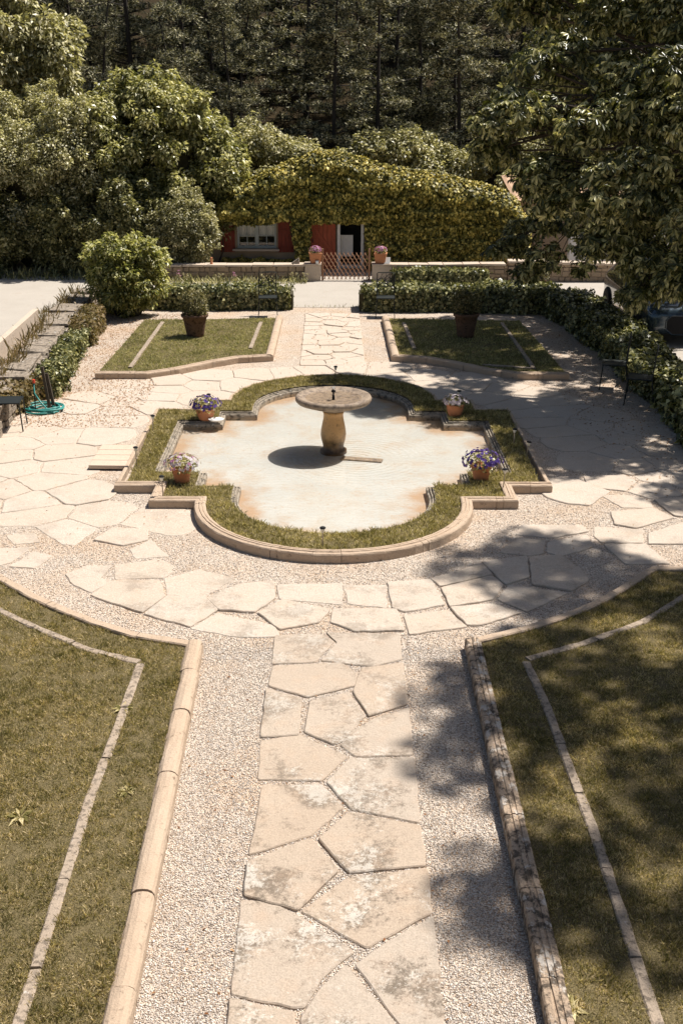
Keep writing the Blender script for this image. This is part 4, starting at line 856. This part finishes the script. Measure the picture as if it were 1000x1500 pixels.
V = [(x, HY, top if z > top else z-.25) for x, z in zip(roofx, roofz)]; n = len(roofx)
V = [(x, HY+.02, min(top, z-.3)) for x, z in zip(roofx, roofz)]+[(x, HY+.02, z-.12) for x, z in zip(roofx, roofz)]+[(x, HY+5.5, z-.75) for x, z in zip(roofx, roofz)]+[(x, HY+5.5, 0) for x, z in zip(roofx, roofz)]
F = [(l*n+i, l*n+i+1, (l+1)*n+i+1, (l+1)*n+i) for l in range(3) for i in range(n-1)]
build('roof', (V, F), MT['tile'], ht, normals=False)
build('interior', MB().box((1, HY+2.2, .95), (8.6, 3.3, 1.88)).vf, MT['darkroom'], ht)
wf = MB(); ww = WX1-WX0; fy = HY+.10
for x in (WX0+.03, WX1-.03): wf.box((x, fy, (WZ0+WZ1)/2), (.06, .08, WZ1-WZ0))
wf.box(((WX0+WX1)/2, fy, WZ0+.04), (ww-.12, .08, .08)); wf.box(((WX0+WX1)/2, fy, WZ1-.03), (ww-.12, .08, .06)); wf.box(((WX0+WX1)/2, fy-.005, (WZ0+WZ1)/2+.01), (.11, .09, WZ1-WZ0-.14))
wo = build('window', wf.vf, MT['frame'], ht, bevel=.006)
gl = MB()
for sx in (0, 1):
    a = WX0+.06 if sx == 0 else (WX0+WX1)/2+.055; b_ = (WX0+WX1)/2-.055 if sx == 0 else WX1-.06
    gl.box(((a+b_)/2, fy, (WZ0+WZ1)/2), (.022, .04, WZ1-WZ0-.14))
    for k in (1, 2): gl.box(((a+b_)/2, fy, WZ0+.08+(WZ1-WZ0-.14)*k/3), (b_-a, .036, .022))
build('glazing_bars', gl.vf, MT['frame'], wo)
# glass panes: clear, thin, with the curtain hanging behind
n_ = NT('clear_pane'); gp = n_.node('ShaderNodeBsdfGlossy', 0, Roughness=.02); tp = n_.node('ShaderNodeBsdfTransparent', 0); fr = n_.node('ShaderNodeFresnel', 0, IOR=1.5); mx = n_.node('ShaderNodeMixShader', 0, i0=fr, i1=tp, i2=gp); n_.t.links.new(mx, n_.out.inputs[0])
build('pane', MB().box(((WX0+WX1)/2, fy+.01, (WZ0+WZ1)/2), (ww-.12, .004, WZ1-WZ0-.14)).vf, n_.m, wo)
cu = MB()
for s in (0, 1):
    a = WX0+.06+s*(ww/2); xs = np.linspace(a, a+ww/2-.06, 26); V = [(x, fy+.09+.012*sin(i*1.3), z) for z in (.92+.012*s, WZ1) for i, x in enumerate(xs)]; cu.add(V, [(i, i+1, 27+i, 26+i) for i in range(25)])
build('curtain', cu.vf, MT['curtain'], ht, normals=False)
build('window_sill', MB().box(((WX0+WX1)/2-.02, HY-.05, WZ0-.03), (ww+.22, .22, .06)).vf, MT['cope'], ht, bevel=.01)
def shutter(x0, x1, ang):
    s = MB(); z0, z1 = .50, 1.46; cxs = (x0+x1)/2; wd = x1-x0
    for k in range(4): s.box((cxs-wd/2+wd*(k+.5)/4, HY-.035, (z0+z1)/2), (wd/4-.005, .022, z1-z0))
    for z in (z0+.12, z1-.35): s.box((cxs, HY-.053, z), (wd-.04, .016, .07))
    for xx in (x0+.03, x1-.03): s.box((xx, HY-.055, (z0+z1)/2), (.05, .012, z1-z0-.02))
    build('shutter', s.vf, MT['shutter'], ht, bevel=.003)
shutter(-3.26, -2.83, 0); shutter(-1.57, -1.12, 0)
# door leaf opened against the wall, door posts, white inner board
d = MB(); x0, x1, z0, z1 = -.62, .12, .04, 1.62
for k in range(6): d.box((x0+(x1-x0)*(k+.5)/6, HY-.09, (z0+z1)/2), ((x1-x0)/6-.007, .03, z1-z0))
for z in (.35, 1.36): d.box(((x0+x1)/2, HY-.115, z), (x1-x0-.03, .022, .11))
L_ = sqrt((x1-x0-.1)**2+.85**2); d.box(((x0+x1)/2, HY-.116, .86), (L_, .02, .085), ry=math.atan2(.85, x1-x0-.1))
dd = build('door', d.vf, MT['door'], ht, bevel=.004); build('handle', MB().box((x0+.07, HY-.14, .85), (.03, .03, .11)).vf, MT['iron'], dd)
for x in (DX0-.01, DX1-.02): build('door_post', MB().box((x, HY-.08, .93), (.085, .12, 1.86)).vf, MT['white'], ht, bevel=.006)
build('threshold', MB().box(((DX0+DX1)/2, HY-.10, .11), (.62, .2, .10)).vf, MT['frame'], ht, bevel=.01)
build('inner_board', MB().box((.43, HY+.06, .68), (.40, .02, .62)).vf, MT['white'], ht); 
# creeper
def creeper():
    r = np.random.default_rng(77); n = 72000; x = r.uniform(-3.75, 5.75, n); zt = np.interp(x, roofx, roofz)+.04*vnoise(x*3, x*0, 9)+.03*vnoise(x*9, x*0, 19); s = r.uniform(0, 1, n)
    zb = np.interp(x, [-3.75, -3.3, -3.25, -2.8, -2.2, -1.5, -1.15, -1.1, -1.0, -.65, -.6, .1, .2, .55, .98, 1.02, 1.08, 5.8], [1.35, 1.3, 1.48, 1.44, 1.40, 1.46, 1.48, .9, .15, .3, 1.46, 1.47, 1.50, 1.46, 1.38, .75, .1, .1])
    zb = zb+.07*vnoise(x*5, x*0, 4)+.03*vnoise(x*16, x*0, 7)
    roofpart = s > .70; z = zb+(zt-zb)*np.clip(s/.70, 0, 1); q = np.clip((z-(zt-.42))/.42, 0, 1)
    y = HY-.16-.22*(.5+.5*vnoise(x*1.1, z*1.6, 3))-.16*vnoise(x*3.4, z*3.6, 13)-.06*vnoise(x*9, z*10, 14)-.15*((z*2.3+.7*vnoise(x*1.7, z*.6, 31)) % 1.0)*(1-q)+r.normal(0, .03, n)-.12*r.random(n)**2+q**2*.42-.10*np.clip((z-1.2)/1.2, 0, 1)*(1-q)
    u = (s-.70)/.30; y = np.where(roofpart, HY+.18+u**1.3*5.4, y); z = np.where(roofpart, zt-.03-.55*u**1.3+.05*vnoise(x*3, u*6, 22)+.07*np.minimum(u*3, 1)*vnoise(x*1.2, u*2, 8)+r.normal(0, .02, n), z)
    endn = np.clip((np.abs(x-1)-4.5)/.25, 0, 1)
    N = np.stack([.8*np.sign(x-1)*endn+.35*vnoise(x*3.4, z*3.6, 23), np.where(roofpart, -.1, -1+q), np.where(roofpart, 1., .25+q*1.2)], 1); N = unit(N); nrm = unit(N+np.array([0, 0, .25])+r.normal(0, .42, (n, 3))); ax = np.tile([[0, 0, -1.]], (n, 1))+r.normal(0, .55, (n, 3)); ax -= nrm*(ax*nrm).sum(1, keepdims=True)*.9
    P = np.stack([x, y, z], 1); sz = .098*r.uniform(.6, 1.25, n)
    a = leafquads(P, ax, nrm, sz, .8, .10)
    # left flank and hanging strands over door and window
    m_ = 2600; xx = np.concatenate([r.uniform(-2.7, -1.7, m_//2), r.uniform(-.6, 1.0, m_//2)]); zz = 1.52-.10*r.random(m_)**2-.09*np.abs(vnoise(xx*7, xx*0, 2)); P2 = np.stack([xx, HY-.22-.12*r.random(m_), zz], 1)
    nn = unit(np.tile([[0, -1, .3]], (m_, 1))+r.normal(0, .35, (m_, 3))); b = leafquads(P2, np.tile([[0, 0, -1.]], (m_, 1))+r.normal(0, .4, (m_, 3)), nn, .09*r.uniform(.6, 1.2, m_), .8, .1)
    m3 = 3500; xx = r.uniform(-3.2, -1.1, m3); P3 = np.stack([xx, HY-.12-.12*r.random(m3), .05+.42*r.random(m3)*(.7+.3*vnoise(xx*3, xx*0, 3))], 1); nn = unit(np.tile([[0, -1, .5]], (m3, 1))+r.normal(0, .4, (m3, 3))); c = leafquads(P3, np.tile([[0, 0, -1.]], (m3, 1))+r.normal(0, .5, (m3, 3)), nn, .085*r.uniform(.6, 1.2, m3), .7, .1)
    return join(a, b, c)
cr = empty('creeper', (1, HY-.2, 0), label='dense yellow-green creeper covering the cottage front and roof', cat='climbing plant'); build('foliage', creeper(), L_IVYC, cr)
m = MB(); r = random.Random(6)
for k in range(16):
    x = r.uniform(-3.3, 5.3) if k > 5 else [-3.4, -1.0, -.85, 1.05, 1.4, 5.3][k]; pts = [(x, HY-.03, 0)]
    for q in range(7): x += r.uniform(-.18, .18); pts.append((x, HY-.05, .28*(q+1)))
    if any(WX0-.1 < p[0] < WX1+.1 or DX0-.1 < p[0] < DX1+.1 or -.7 < p[0] < .15 for p in pts): continue
    build('stem', MB().tube(pts, [.03-.003*i for i in range(8)], 5).vf, MT['bark'], cr)
# annex
an = empty('outbuilding', (7, 35.6, 0), label='pale outbuilding with a tiled roof right of the cottage, mostly behind leaves', cat='building')
build('wall', MB().box((7.6, 36.2, 1.0), (3.9, 2.6, 2.0)).vf, MT['rubble'], an); V = []
for k in range(40):
    x = 5.4+k*.11
    for (yy_, zz_) in ((34.6, 1.92), (37.6, 2.42)): V.append((x, yy_, zz_+(.035 if k % 2 else 0)))
build('roof', (V, [(2*k, 2*k+2, 2*k+3, 2*k+1) for k in range(39)]), MT['tile'], an, normals=False)
pw = empty('white_garden_building', (8.6, 33.6, 0), label='low white plastered wall seen through the leaves behind the right rubble wall', cat='building')
build('wall', MB().box((8.5, 33.8, .55), (3.1, .3, 1.1)).vf, MT['palewall'], pw, bevel=.01); build('panel', MB().box((7.5, 33.63, .55), (.5, .03, .7)).box((8.7, 33.63, .55), (.9, .03, .7)).vf, MT['frame'], pw)

# ================================================================== BIG SHRUBS ON THE LEFT AND BEHIND
def lobes_on(cx, cy, cz, rx, ry, rz, n, r0, r1, seed, front=True):
    r = random.Random(seed); o = []
    for _ in range(n):
        while True:
            d = Vector((r.gauss(0, 1), r.gauss(0, 1), r.gauss(0, 1))).normalized()
            if front and d.y > .35: continue
            break
        k = r.uniform(.72, 1.); o.append((cx+d.x*rx*k, cy+d.y*ry*k, max(.25, cz+d.z*rz*k), r.uniform(r0, r1)))
    return o
def shrub(name, label, cx, cy, rx, ry, h, nl, r0, r1, mat, per, size, seed, w=.5, droop=.3, cat='shrub', group=None, up=.7, zc=.5):
    lb = lobes_on(cx, cy, h*zc, rx, ry, h*(1-zc)-r0*.5, nl, r0, r1, seed); lb0 = lb; rr = random.Random(seed)
    for x, y, z, q in list(lb0):
        for _ in range(5):
            d = Vector((rr.gauss(0, 1), rr.gauss(-.3, 1), rr.gauss(.5, .8))).normalized(); k_ = q*rr.uniform(.95, 1.45); lb = lb+[(x+d.x*k_, y+d.y*k_, max(.15, z+d.z*k_), q*rr.uniform(.16, .34))]
    o = empty(name, (cx, cy, 0), label=label, cat=cat, group=group)
    build('foliage', foliage(lb, per, size, w, droop, up), mat, o); build('stems', branchy((cx, cy, 0), lb[:18], .16).vf, MT['bark'], o)
    c = MB(); 
    ico = [(Vector(v)) for v in [(1, 0, 0), (.7, .7, 0), (0, 1, 0), (-.7, .7, 0), (-1, 0, 0), (-.7, -.7, 0), (0, -1, 0), (.7, -.7, 0)]]
    rs = [.55, .8, .85, .7, .3]; V = [(cx+v.x*rx*k_*random.uniform(.6, .8), cy+v.y*ry*k_*random.uniform(.6, .8), h*.8*q/4) for q, k_ in enumerate(rs) for v in ico]
    F = [(8*q+j, 8*q+(j+1) % 8, 8*q+8+(j+1) % 8, 8*q+8+j) for q in range(4) for j in range(8)]+[tuple(32+j for j in range(8))]
    build('inner_core', (V, F), MT['twig'], o); return o  # added closed dark hull inside the shrub, stands in for its shaded depth
G_ = 'big shrubs left of the cottage'
shrub('large_shrub', 'tallest broad-leaved shrub left of the cottage, its shoots rising against the pines', -5.1, 35.0, 2.4, 2.0, 5.35, 66, .38, .7, L_FIG, 280, .145, 101, w=.42, droop=.7, group=G_, zc=.5)
shrub('large_shrub', 'wide pale-leaved shrub filling the left edge above the driveway', -8.3, 34.9, 3.0, 2.2, 5.0, 95, .35, .7, L_GREY, 400, .10, 102, group=G_)
shrub('large_shrub', 'dense dark laurel at the foot of the big shrubs by the driveway', -6.6, 33.5, 2.0, 1.2, 2.7, 55, .32, .55, L_BUSH, 460, .105, 103, group=G_)
shrub('large_shrub', 'rounded grey-green shrub beside the left shutter', -4.35, 33.0, .95, .8, 2.35, 36, .22, .40, L_GREY, 700, .075, 104, w=.45, group=G_)
shrub('large_shrub', 'dark shrub at the far left edge, low behind the driveway', -10.4, 33.6, 1.7, 1.2, 2.2, 40, .3, .5, L_BUSH, 420, .11, 105, group=G_)
shrub('large_shrub', 'bushy shrub behind the left slope of the creeper-clad roof', -2.3, 37.5, 2.2, 1.4, 4.0, 50, .3, .6, L_GREY, 300, .11, 106, group=G_)
shrub('young_shrub', 'light green leafy shrub at the corner of the left wall and hedge', -4.82, 26.9, .80, .7, 1.95, 40, .15, .32, L_FIG2, 430, .11, 107, w=.42, droop=.6)
shrub('rear_shrub', 'olive shrub behind the cottage roof, right of its ridge', 2.4, 40.5, 2.4, 1.3, 3.6, 44, .35, .65, L_GREY, 240, .13, 108, group='shrubs behind the cottage')
shrub('rear_shrub', 'pale shrub behind the lower right end of the cottage roof', 6.6, 40.0, 2.8, 1.4, 3.6, 50, .35, .65, L_GREY, 240, .13, 109, group='shrubs behind the cottage')

def leafytree(name, label, base, H, lb, mat, per, size, r0, kind='quad', droop=.5, w=.45, group=None, up=.6, bark='bark', shell=.55):
    o = empty(name, base, label=label, cat='tree', group=group); top = (base[0], base[1], base[2]+H)
    build('crown', foliage(lb, per, size, w, droop, up, kind, shell=shell, squash=.68 if kind == 'palm' else 1), mat, o); build('trunk', branchy(base, lb, r0, stem=top).vf, MT[bark], o); return o
r = random.Random(21)
leafytree('leafy_tree', 'leafy tree with pale foliage at the top left corner, before the pines', (-10.9, 39, 0), 6.5, lobes_on(-10.9, 39, 6.4, 2.5, 2.0, 2.6, 46, .4, .75, 33), L_GREY, 150, .20, .2, droop=.7)

# ================================================================== PINES
def pine_proto(k):
    r = random.Random(300+k); H = r.uniform(13, 17); o = empty('pine_tree', (0, 0, 0), label='x', cat='tree', group='pines on the dark slope behind the cottage')
    m = MB(); lean = (r.uniform(-2.2, 2.2), r.uniform(-1, 1)); pt = lambda t: Vector((lean[0]*t*t, lean[1]*t*t, H*t)); m.tube([pt(i/9) for i in range(10)], [.17*(1-.8*i/9) if i else .26 for i in range(10)], 8); tf = []
    for b in range(66):
        t = r.uniform(.06, .98) if b > 20 else r.uniform(.02, .3); a = r.uniform(0, 2*pi); L = (1-t)*1.9+r.uniform(.7, 1.5); p = pt(t); e = p+Vector((cos(a)*L, sin(a)*L, r.uniform(-.25, .5)*L*.5)); md = p.lerp(e, .5)+Vector((0, 0, r.uniform(-.05, .2))); m.tube([p, md, e], [.05*(1.2-t), .03, .01], 4)
        if t < .22 and r.random() < .2: continue
        for pad in range(2):
            pc = p.lerp(e, r.uniform(.2, 1.05)); pr = r.uniform(.4, .75)
            for q in range(r.randint(13, 20)):
                dv = Vector((r.gauss(0, 1), r.gauss(0, 1), r.gauss(0, 1))).normalized()*pr*r.uniform(.7, 1.05); tf.append(pc+Vector((dv.x, dv.y, abs(dv.z)*.75 if r.random() < .75 else dv.z*.4)))
    tf = np.array(tf); n = len(tf); K = 11; d = sph(n*K); d[:, 2] = d[:, 2]*.7+.25; P = np.repeat(tf, K, 0)+d*.03; V, F = leafquads(P, d, sph(n*K), rng.uniform(.16, .30, n*K), .24, .0)
    build('crown', (V, F), L_PINE, o, local=True); build('trunk', m.vf, MT['greybark'], o, local=True); return o
protos = [pine_proto(k) for k in range(4)]; r = random.Random(77); pos = []
for row, (yy, n, sp) in enumerate([(42.5, 11, 2.7), (46.5, 12, 2.8), (51, 12, 3.3), (57, 12, 3.9), (65, 12, 4.8)]):
    for i in range(n): pos.append(((i-(n-1)/2)*sp+r.uniform(-1.1, 1.1)+(1.5 if row % 2 else 0), yy+r.uniform(-1.4, 1.4), row))
side = lambda x: 'on the far left' if x < -9 else 'left of centre' if x < -3.2 else 'above the cottage' if x < 3.5 else 'right of centre' if x < 9 else 'on the far right'
ordn = ['front', 'second', 'third', 'fourth', 'rearmost']; used = {}
for k, (x, y, row) in enumerate(pos):
    if -12.5 < x < -6.5 and row == 0: continue
    o = protos[k] if k < 4 and False else None
    p = protos[k % 4]
    if not p.get('used'): o = p; p['used'] = 1
    else: o = copy_tree(p)
    o.location = (x, y, float(hillz(np.array([x]), np.array([y]))[0])-.2); o.rotation_euler = (r.uniform(-.04, .04), r.uniform(-.05, .05), r.uniform(0, 6.28)); s = [.50, .56, .68, .84, 1.][row]*r.uniform(.85, 1.2); o.scale = (s, s, s)
    key = (row, side(x)); used[key] = used.get(key, 0)+1; num = ['', 'a second ', 'a third ', 'a fourth '][used[key]-1]
    o['label'] = '%sdark pine %s in the %s row on the slope' % (num, side(x), ordn[row])
for p in [q for q in COL.objects if 'used' in q]: del p['used']

# ================================================================== CHESTNUTS
CJ = random.Random(99)
def chest(pts): return [(*(at(x, y, Y)+Vector((0, CJ.uniform(-.5, .5), CJ.uniform(-.22, .22)))), rr*CJ.uniform(.7, 1.15)) for x, y, Y, rr in pts]
A1 = chest([(745, 130, 20.5, .42), (775, 105, 20.8, .48), (820, 90, 21, .55), (870, 100, 20.5, .6), (930, 110, 20, .6), (985, 100, 19.5, .6), (720, 185, 20.5, .40), (755, 180, 20.2, .5), (800, 160, 20, .55), (850, 165, 19.6, .6), (905, 170, 19.2, .6), (960, 170, 19, .6), (1020, 160, 19, .7),
    (708, 225, 20.6, .30), (738, 240, 20.6, .36), (780, 235, 20.2, .48), (825, 230, 19.8, .55), (880, 240, 19.3, .6), (940, 240, 18.8, .6), (1000, 245, 18.5, .6), (800, 285, 20, .40), (850, 290, 19.5, .5), (900, 300, 19, .58), (960, 305, 18.5, .6), (1010, 310, 18, .65),
    (860, 340, 19.2, .38), (905, 355, 18.8, .45), (960, 370, 18.3, .52), (1010, 380, 18, .6), (935, 410, 18.2, .36), (985, 425, 18, .40), (925, 430, 19, .34), (965, 440, 19, .34), (955, 395, 19, .5), (1030, 430, 18, .5), (760, 20, 22, .5), (820, 20, 22, .55), (880, 30, 21.5, .6), (940, 40, 21, .6), (1000, 40, 20.5, .6), (780, -30, 22, .6), (850, -40, 22, .7), (930, -40, 21, .7), (1010, -40, 20.5, .7)])
A1 += [(x, y, z, rr) for x, y, z, rr in [(6.4, 20, 5.6, .8), (7.2, 19, 4.6, .8), (7.6, 21, 6.5, .9), (6.8, 17.5, 5.6, .8), (7.4, 16.8, 4.4, .7), (8.5, 18, 5.5, .9), (8.6, 21.5, 4.8, .9), (6.2, 18.2, 6.8, .7), (7.4, 18.6, 7.6, .9), (5.9, 17.0, 5.4, .6), (8.0, 16, 6.2, .8), (9.5, 19.5, 6.8, .9), (7.0, 22.5, 5.2, .8), (5.8, 21.8, 6.9, .7)]]
ct = 'horse chestnuts along the right side'
leafytree('chestnut_tree', 'large horse chestnut reaching in from the right over the hedge and car', (8.6, 19.6, 0), 6.3, A1, L_CHEST, 60, .165, .26, kind='palm', droop=.9, group=ct, up=.8)
A2 = chest([(725, 365, 24.5, .28), (760, 355, 24.5, .42), (800, 345, 24.2, .48), (770, 390, 24.2, .32), (800, 385, 24, .40), (840, 335, 24.5, .45), (880, 330, 24.5, .5), (930, 325, 24.5, .6), (800, 310, 25, .35), (850, 380, 24.5, .25), (760, 330, 25, .3)])
A2 += [(x, y, z, rr) for x, y, z, rr in [(5.6, 26.2, 3.6, .7), (6.6, 27, 4.2, .8), (7.5, 26, 5, .9), (5.9, 25, 5.0, .7), (6.9, 24.4, 3.6, .7), (8.5, 25, 4, .9), (6.2, 27.8, 5.2, .8), (4.9, 25.6, 4.3, .5), (5.3, 27.6, 4.6, .6), (7.8, 28, 5.6, .9), (5.2, 24.6, 3.9, .5), (6.0, 23.4, 4.8, .6), (7.3, 23.2, 4.4, .7), (8.8, 23, 5.4, .9), (4.6, 23.2, 5.6, .7), (5.2, 24.4, 6.2, .8), (4.9, 26, 6.0, .8), (5.8, 23.2, 6.6, .8), (4.3, 24.8, 5.2, .6), (6.2, 25.4, 6.8, .9), (6.6, 23.6, 5.6, .8), (5.4, 27.6, 6.4, .8), (4.4, 27.2, 5.4, .6), (5.6, 22.4, 5.6, .7)]]+[(CJ.uniform(4.5, 6.8), CJ.uniform(22.8, 27.6), CJ.uniform(5.2, 7.2), CJ.uniform(.4, .75)) for _ in range(14)]
leafytree('chestnut_tree', 'darker horse chestnut behind, hanging low before the right stone wall', (7.9, 26.2, 0), 4.6, A2, L_CHEST, 42, .17, .22, kind='palm', droop=.9, group=ct, up=.8)
r = random.Random(5); A3 = []
for _ in range(88): A3.append((r.uniform(5.4, 10.8), r.uniform(7.6, 15.2), r.uniform(7.6, 11.2), r.uniform(.28, .58)))
A3 += [(5.5, 9.6, 9.3, .7), (5.9, 10.6, 9.6, .7), (5.75, 8.8, 9.0, .65), (6.0, 11.6, 9.6, .7), (5.6, 12.0, 9.2, .6)]
A3 = [a for a in A3 if a[0]-a[3] > .345*a[1]+.25 and a[0] > 5.15+(a[2]-7.6)*.34]
leafytree('chestnut_tree', 'horse chestnut beyond the right edge whose shade dapples the front right lawn', (9.2, 11.3, 0), 8.5, A3, L_CHEST, 30, .19, .28, kind='palm', droop=.9, group=ct, up=.8)

# ================================================================== CAR
car = empty('parked_car', (7.5, 25.7, 0), label='dark blue-grey car parked nose-forward under the chestnut behind the right hedge', cat='car')
def carbody():
    # cross sections along Y (front at -2.1): (y, half width low, half width top, z low, z shoulder, z top)
    secs = [(-2.15, .62, .55, .36, .60, .66), (-2.08, .80, .70, .24, .64, .78), (-1.9, .88, .76, .20, .70, .86), (-1.5, .92, .80, .20, .76, .93), (-1.0, .93, .80, .20, .80, .99), (-.75, .93, .78, .20, .84, 1.03), (-.1, .93, .64, .20, .90, 1.46), (.4, .93, .62, .20, .92, 1.53), (1.2, .93, .62, .20, .93, 1.50), (1.9, .91, .66, .24, .95, 1.25), (2.12, .85, .62, .30, .90, 1.05), (2.2, .75, .55, .40, .8, .9)]
    V = []; n = 0
    for y, wl, wt, zl, zs, zt in secs:
        pr = [(-wl*.9, zl), (-wl, zl+.1), (-wl*1.0, zs*.75), (-wl*.985, zs), (-(wl*.35+wt*.65), zs+(zt-zs)*.45), (-wt, zt-.04*(zt-zs)-.01), (-wt*.6, zt), (0, zt+.015)]
        pr = pr+[(-a, b) for a, b in pr[:-1][::-1]]; n = len(pr); V += [(a, y, b) for a, b in pr]
    m_ = len(secs); F = [(i*n+j, i*n+(j+1) % n, (i+1)*n+(j+1) % n, (i+1)*n+j) for i in range(m_-1) for j in range(n)]+[tuple(range(n)), tuple((m_-1)*n+j for j in range(n))[::-1]]
    return V, F
V, F = carbody(); V = [(x+7.5, y+25.7, z) for x, y, z in V]; bd = build('body', (V, F), MT['car'], car, smooth=True)
ss = bd.modifiers.new('smooth', 'SUBSURF'); ss.levels = 1; ss.render_levels = 2
def oct_(cx, cz, wd, hh, y, d): return [(cx-wd/2, y, cz-hh*.2), (cx-wd*.36, y, cz-hh/2), (cx+wd*.36, y, cz-hh/2), (cx+wd/2, y, cz-hh*.2), (cx+wd/2, y, cz+hh*.25), (cx+wd*.4, y, cz+hh/2), (cx-wd*.4, y, cz+hh/2), (cx-wd/2, y, cz+hh*.25)]
fy_ = 25.7-2.17
a = oct_(7.5, .46, .98, .38, fy_, 0); b_ = [(x, y+.15, z) for x, y, z in a]; build('grille', (a+b_, [tuple(range(8))]+[(i, (i+1) % 8, 8+(i+1) % 8, 8+i) for i in range(8)]), MT['black'], car)
build('grille_frame', MB().tube([(x, y-.005, z) for x, y, z in oct_(7.5, .46, 1.0, .40, fy_, 0)], .008, 6, closed=True).vf, MT['car'], car)
for s in (-1, 1):
    build('headlight', MB().add([(7.5+s*.48, fy_+.03, .64), (7.5+s*.80, fy_+.14, .67), (7.5+s*.84, fy_+.30, .73), (7.5+s*.50, fy_+.10, .71), (7.5+s*.48, fy_+.14, .62), (7.5+s*.80, fy_+.25, .65), (7.5+s*.84, fy_+.4, .7), (7.5+s*.5, fy_+.2, .66)], [(0, 1, 2, 3), (4, 7, 6, 5), (0, 4, 5, 1), (1, 5, 6, 2), (2, 6, 7, 3), (3, 7, 4, 0)]).vf, MT['headlamp'], car, bevel=.01)
    for yy in (-1.3, 1.35):
        wh = build('wheel', MB().lathe([(.20, -.10), (.30, -.11), (.335, -.08), (.34, 0), (.335, .08), (.30, .11), (.20, .10)], 28).vf, MT['tyre'], car, local=True, smooth=True)
        wh.location = (s*.86, yy, .34); wh.rotation_euler = (0, pi/2, 0)
        rm = MB().lathe([(.02, .085*s), (.05, .09*s), (.06, .07*s)], 12)
        for k in range(7): a = 2*pi*k/7; rm.box((.12*cos(a), .12*sin(a), .085*s), (.20, .035, .03), rz=a)
        rm.lathe([(.19, .07*s), (.205, .095*s), (.215, .07*s)], 28); build('rim', rm.vf, MT['chrome'], wh, local=True)
V = [(7.5-.60, 25.7-.70, 1.05), (7.5+.60, 25.7-.70, 1.05), (7.5+.52, 25.7-.14, 1.46), (7.5-.52, 25.7-.14, 1.46)]; V = V+[(x, y-.02, z+.02) for x, y, z in V]
build('windscreen', (V, [(3, 2, 1, 0), (4, 5, 6, 7), (0, 1, 5, 4), (1, 2, 6, 5), (2, 3, 7, 6), (3, 0, 4, 7)]), MT['glass'], car)
for s in (-1, 1): build('side_mirror', MB().box((7.5+s*.98, 25.15, 1.02), (.16, .10, .12)).vf, MT['car'], car, bevel=.03)
print('objects', len(bpy.data.objects), 'faces', sum(len(m.polygons) for m in bpy.data.meshes))
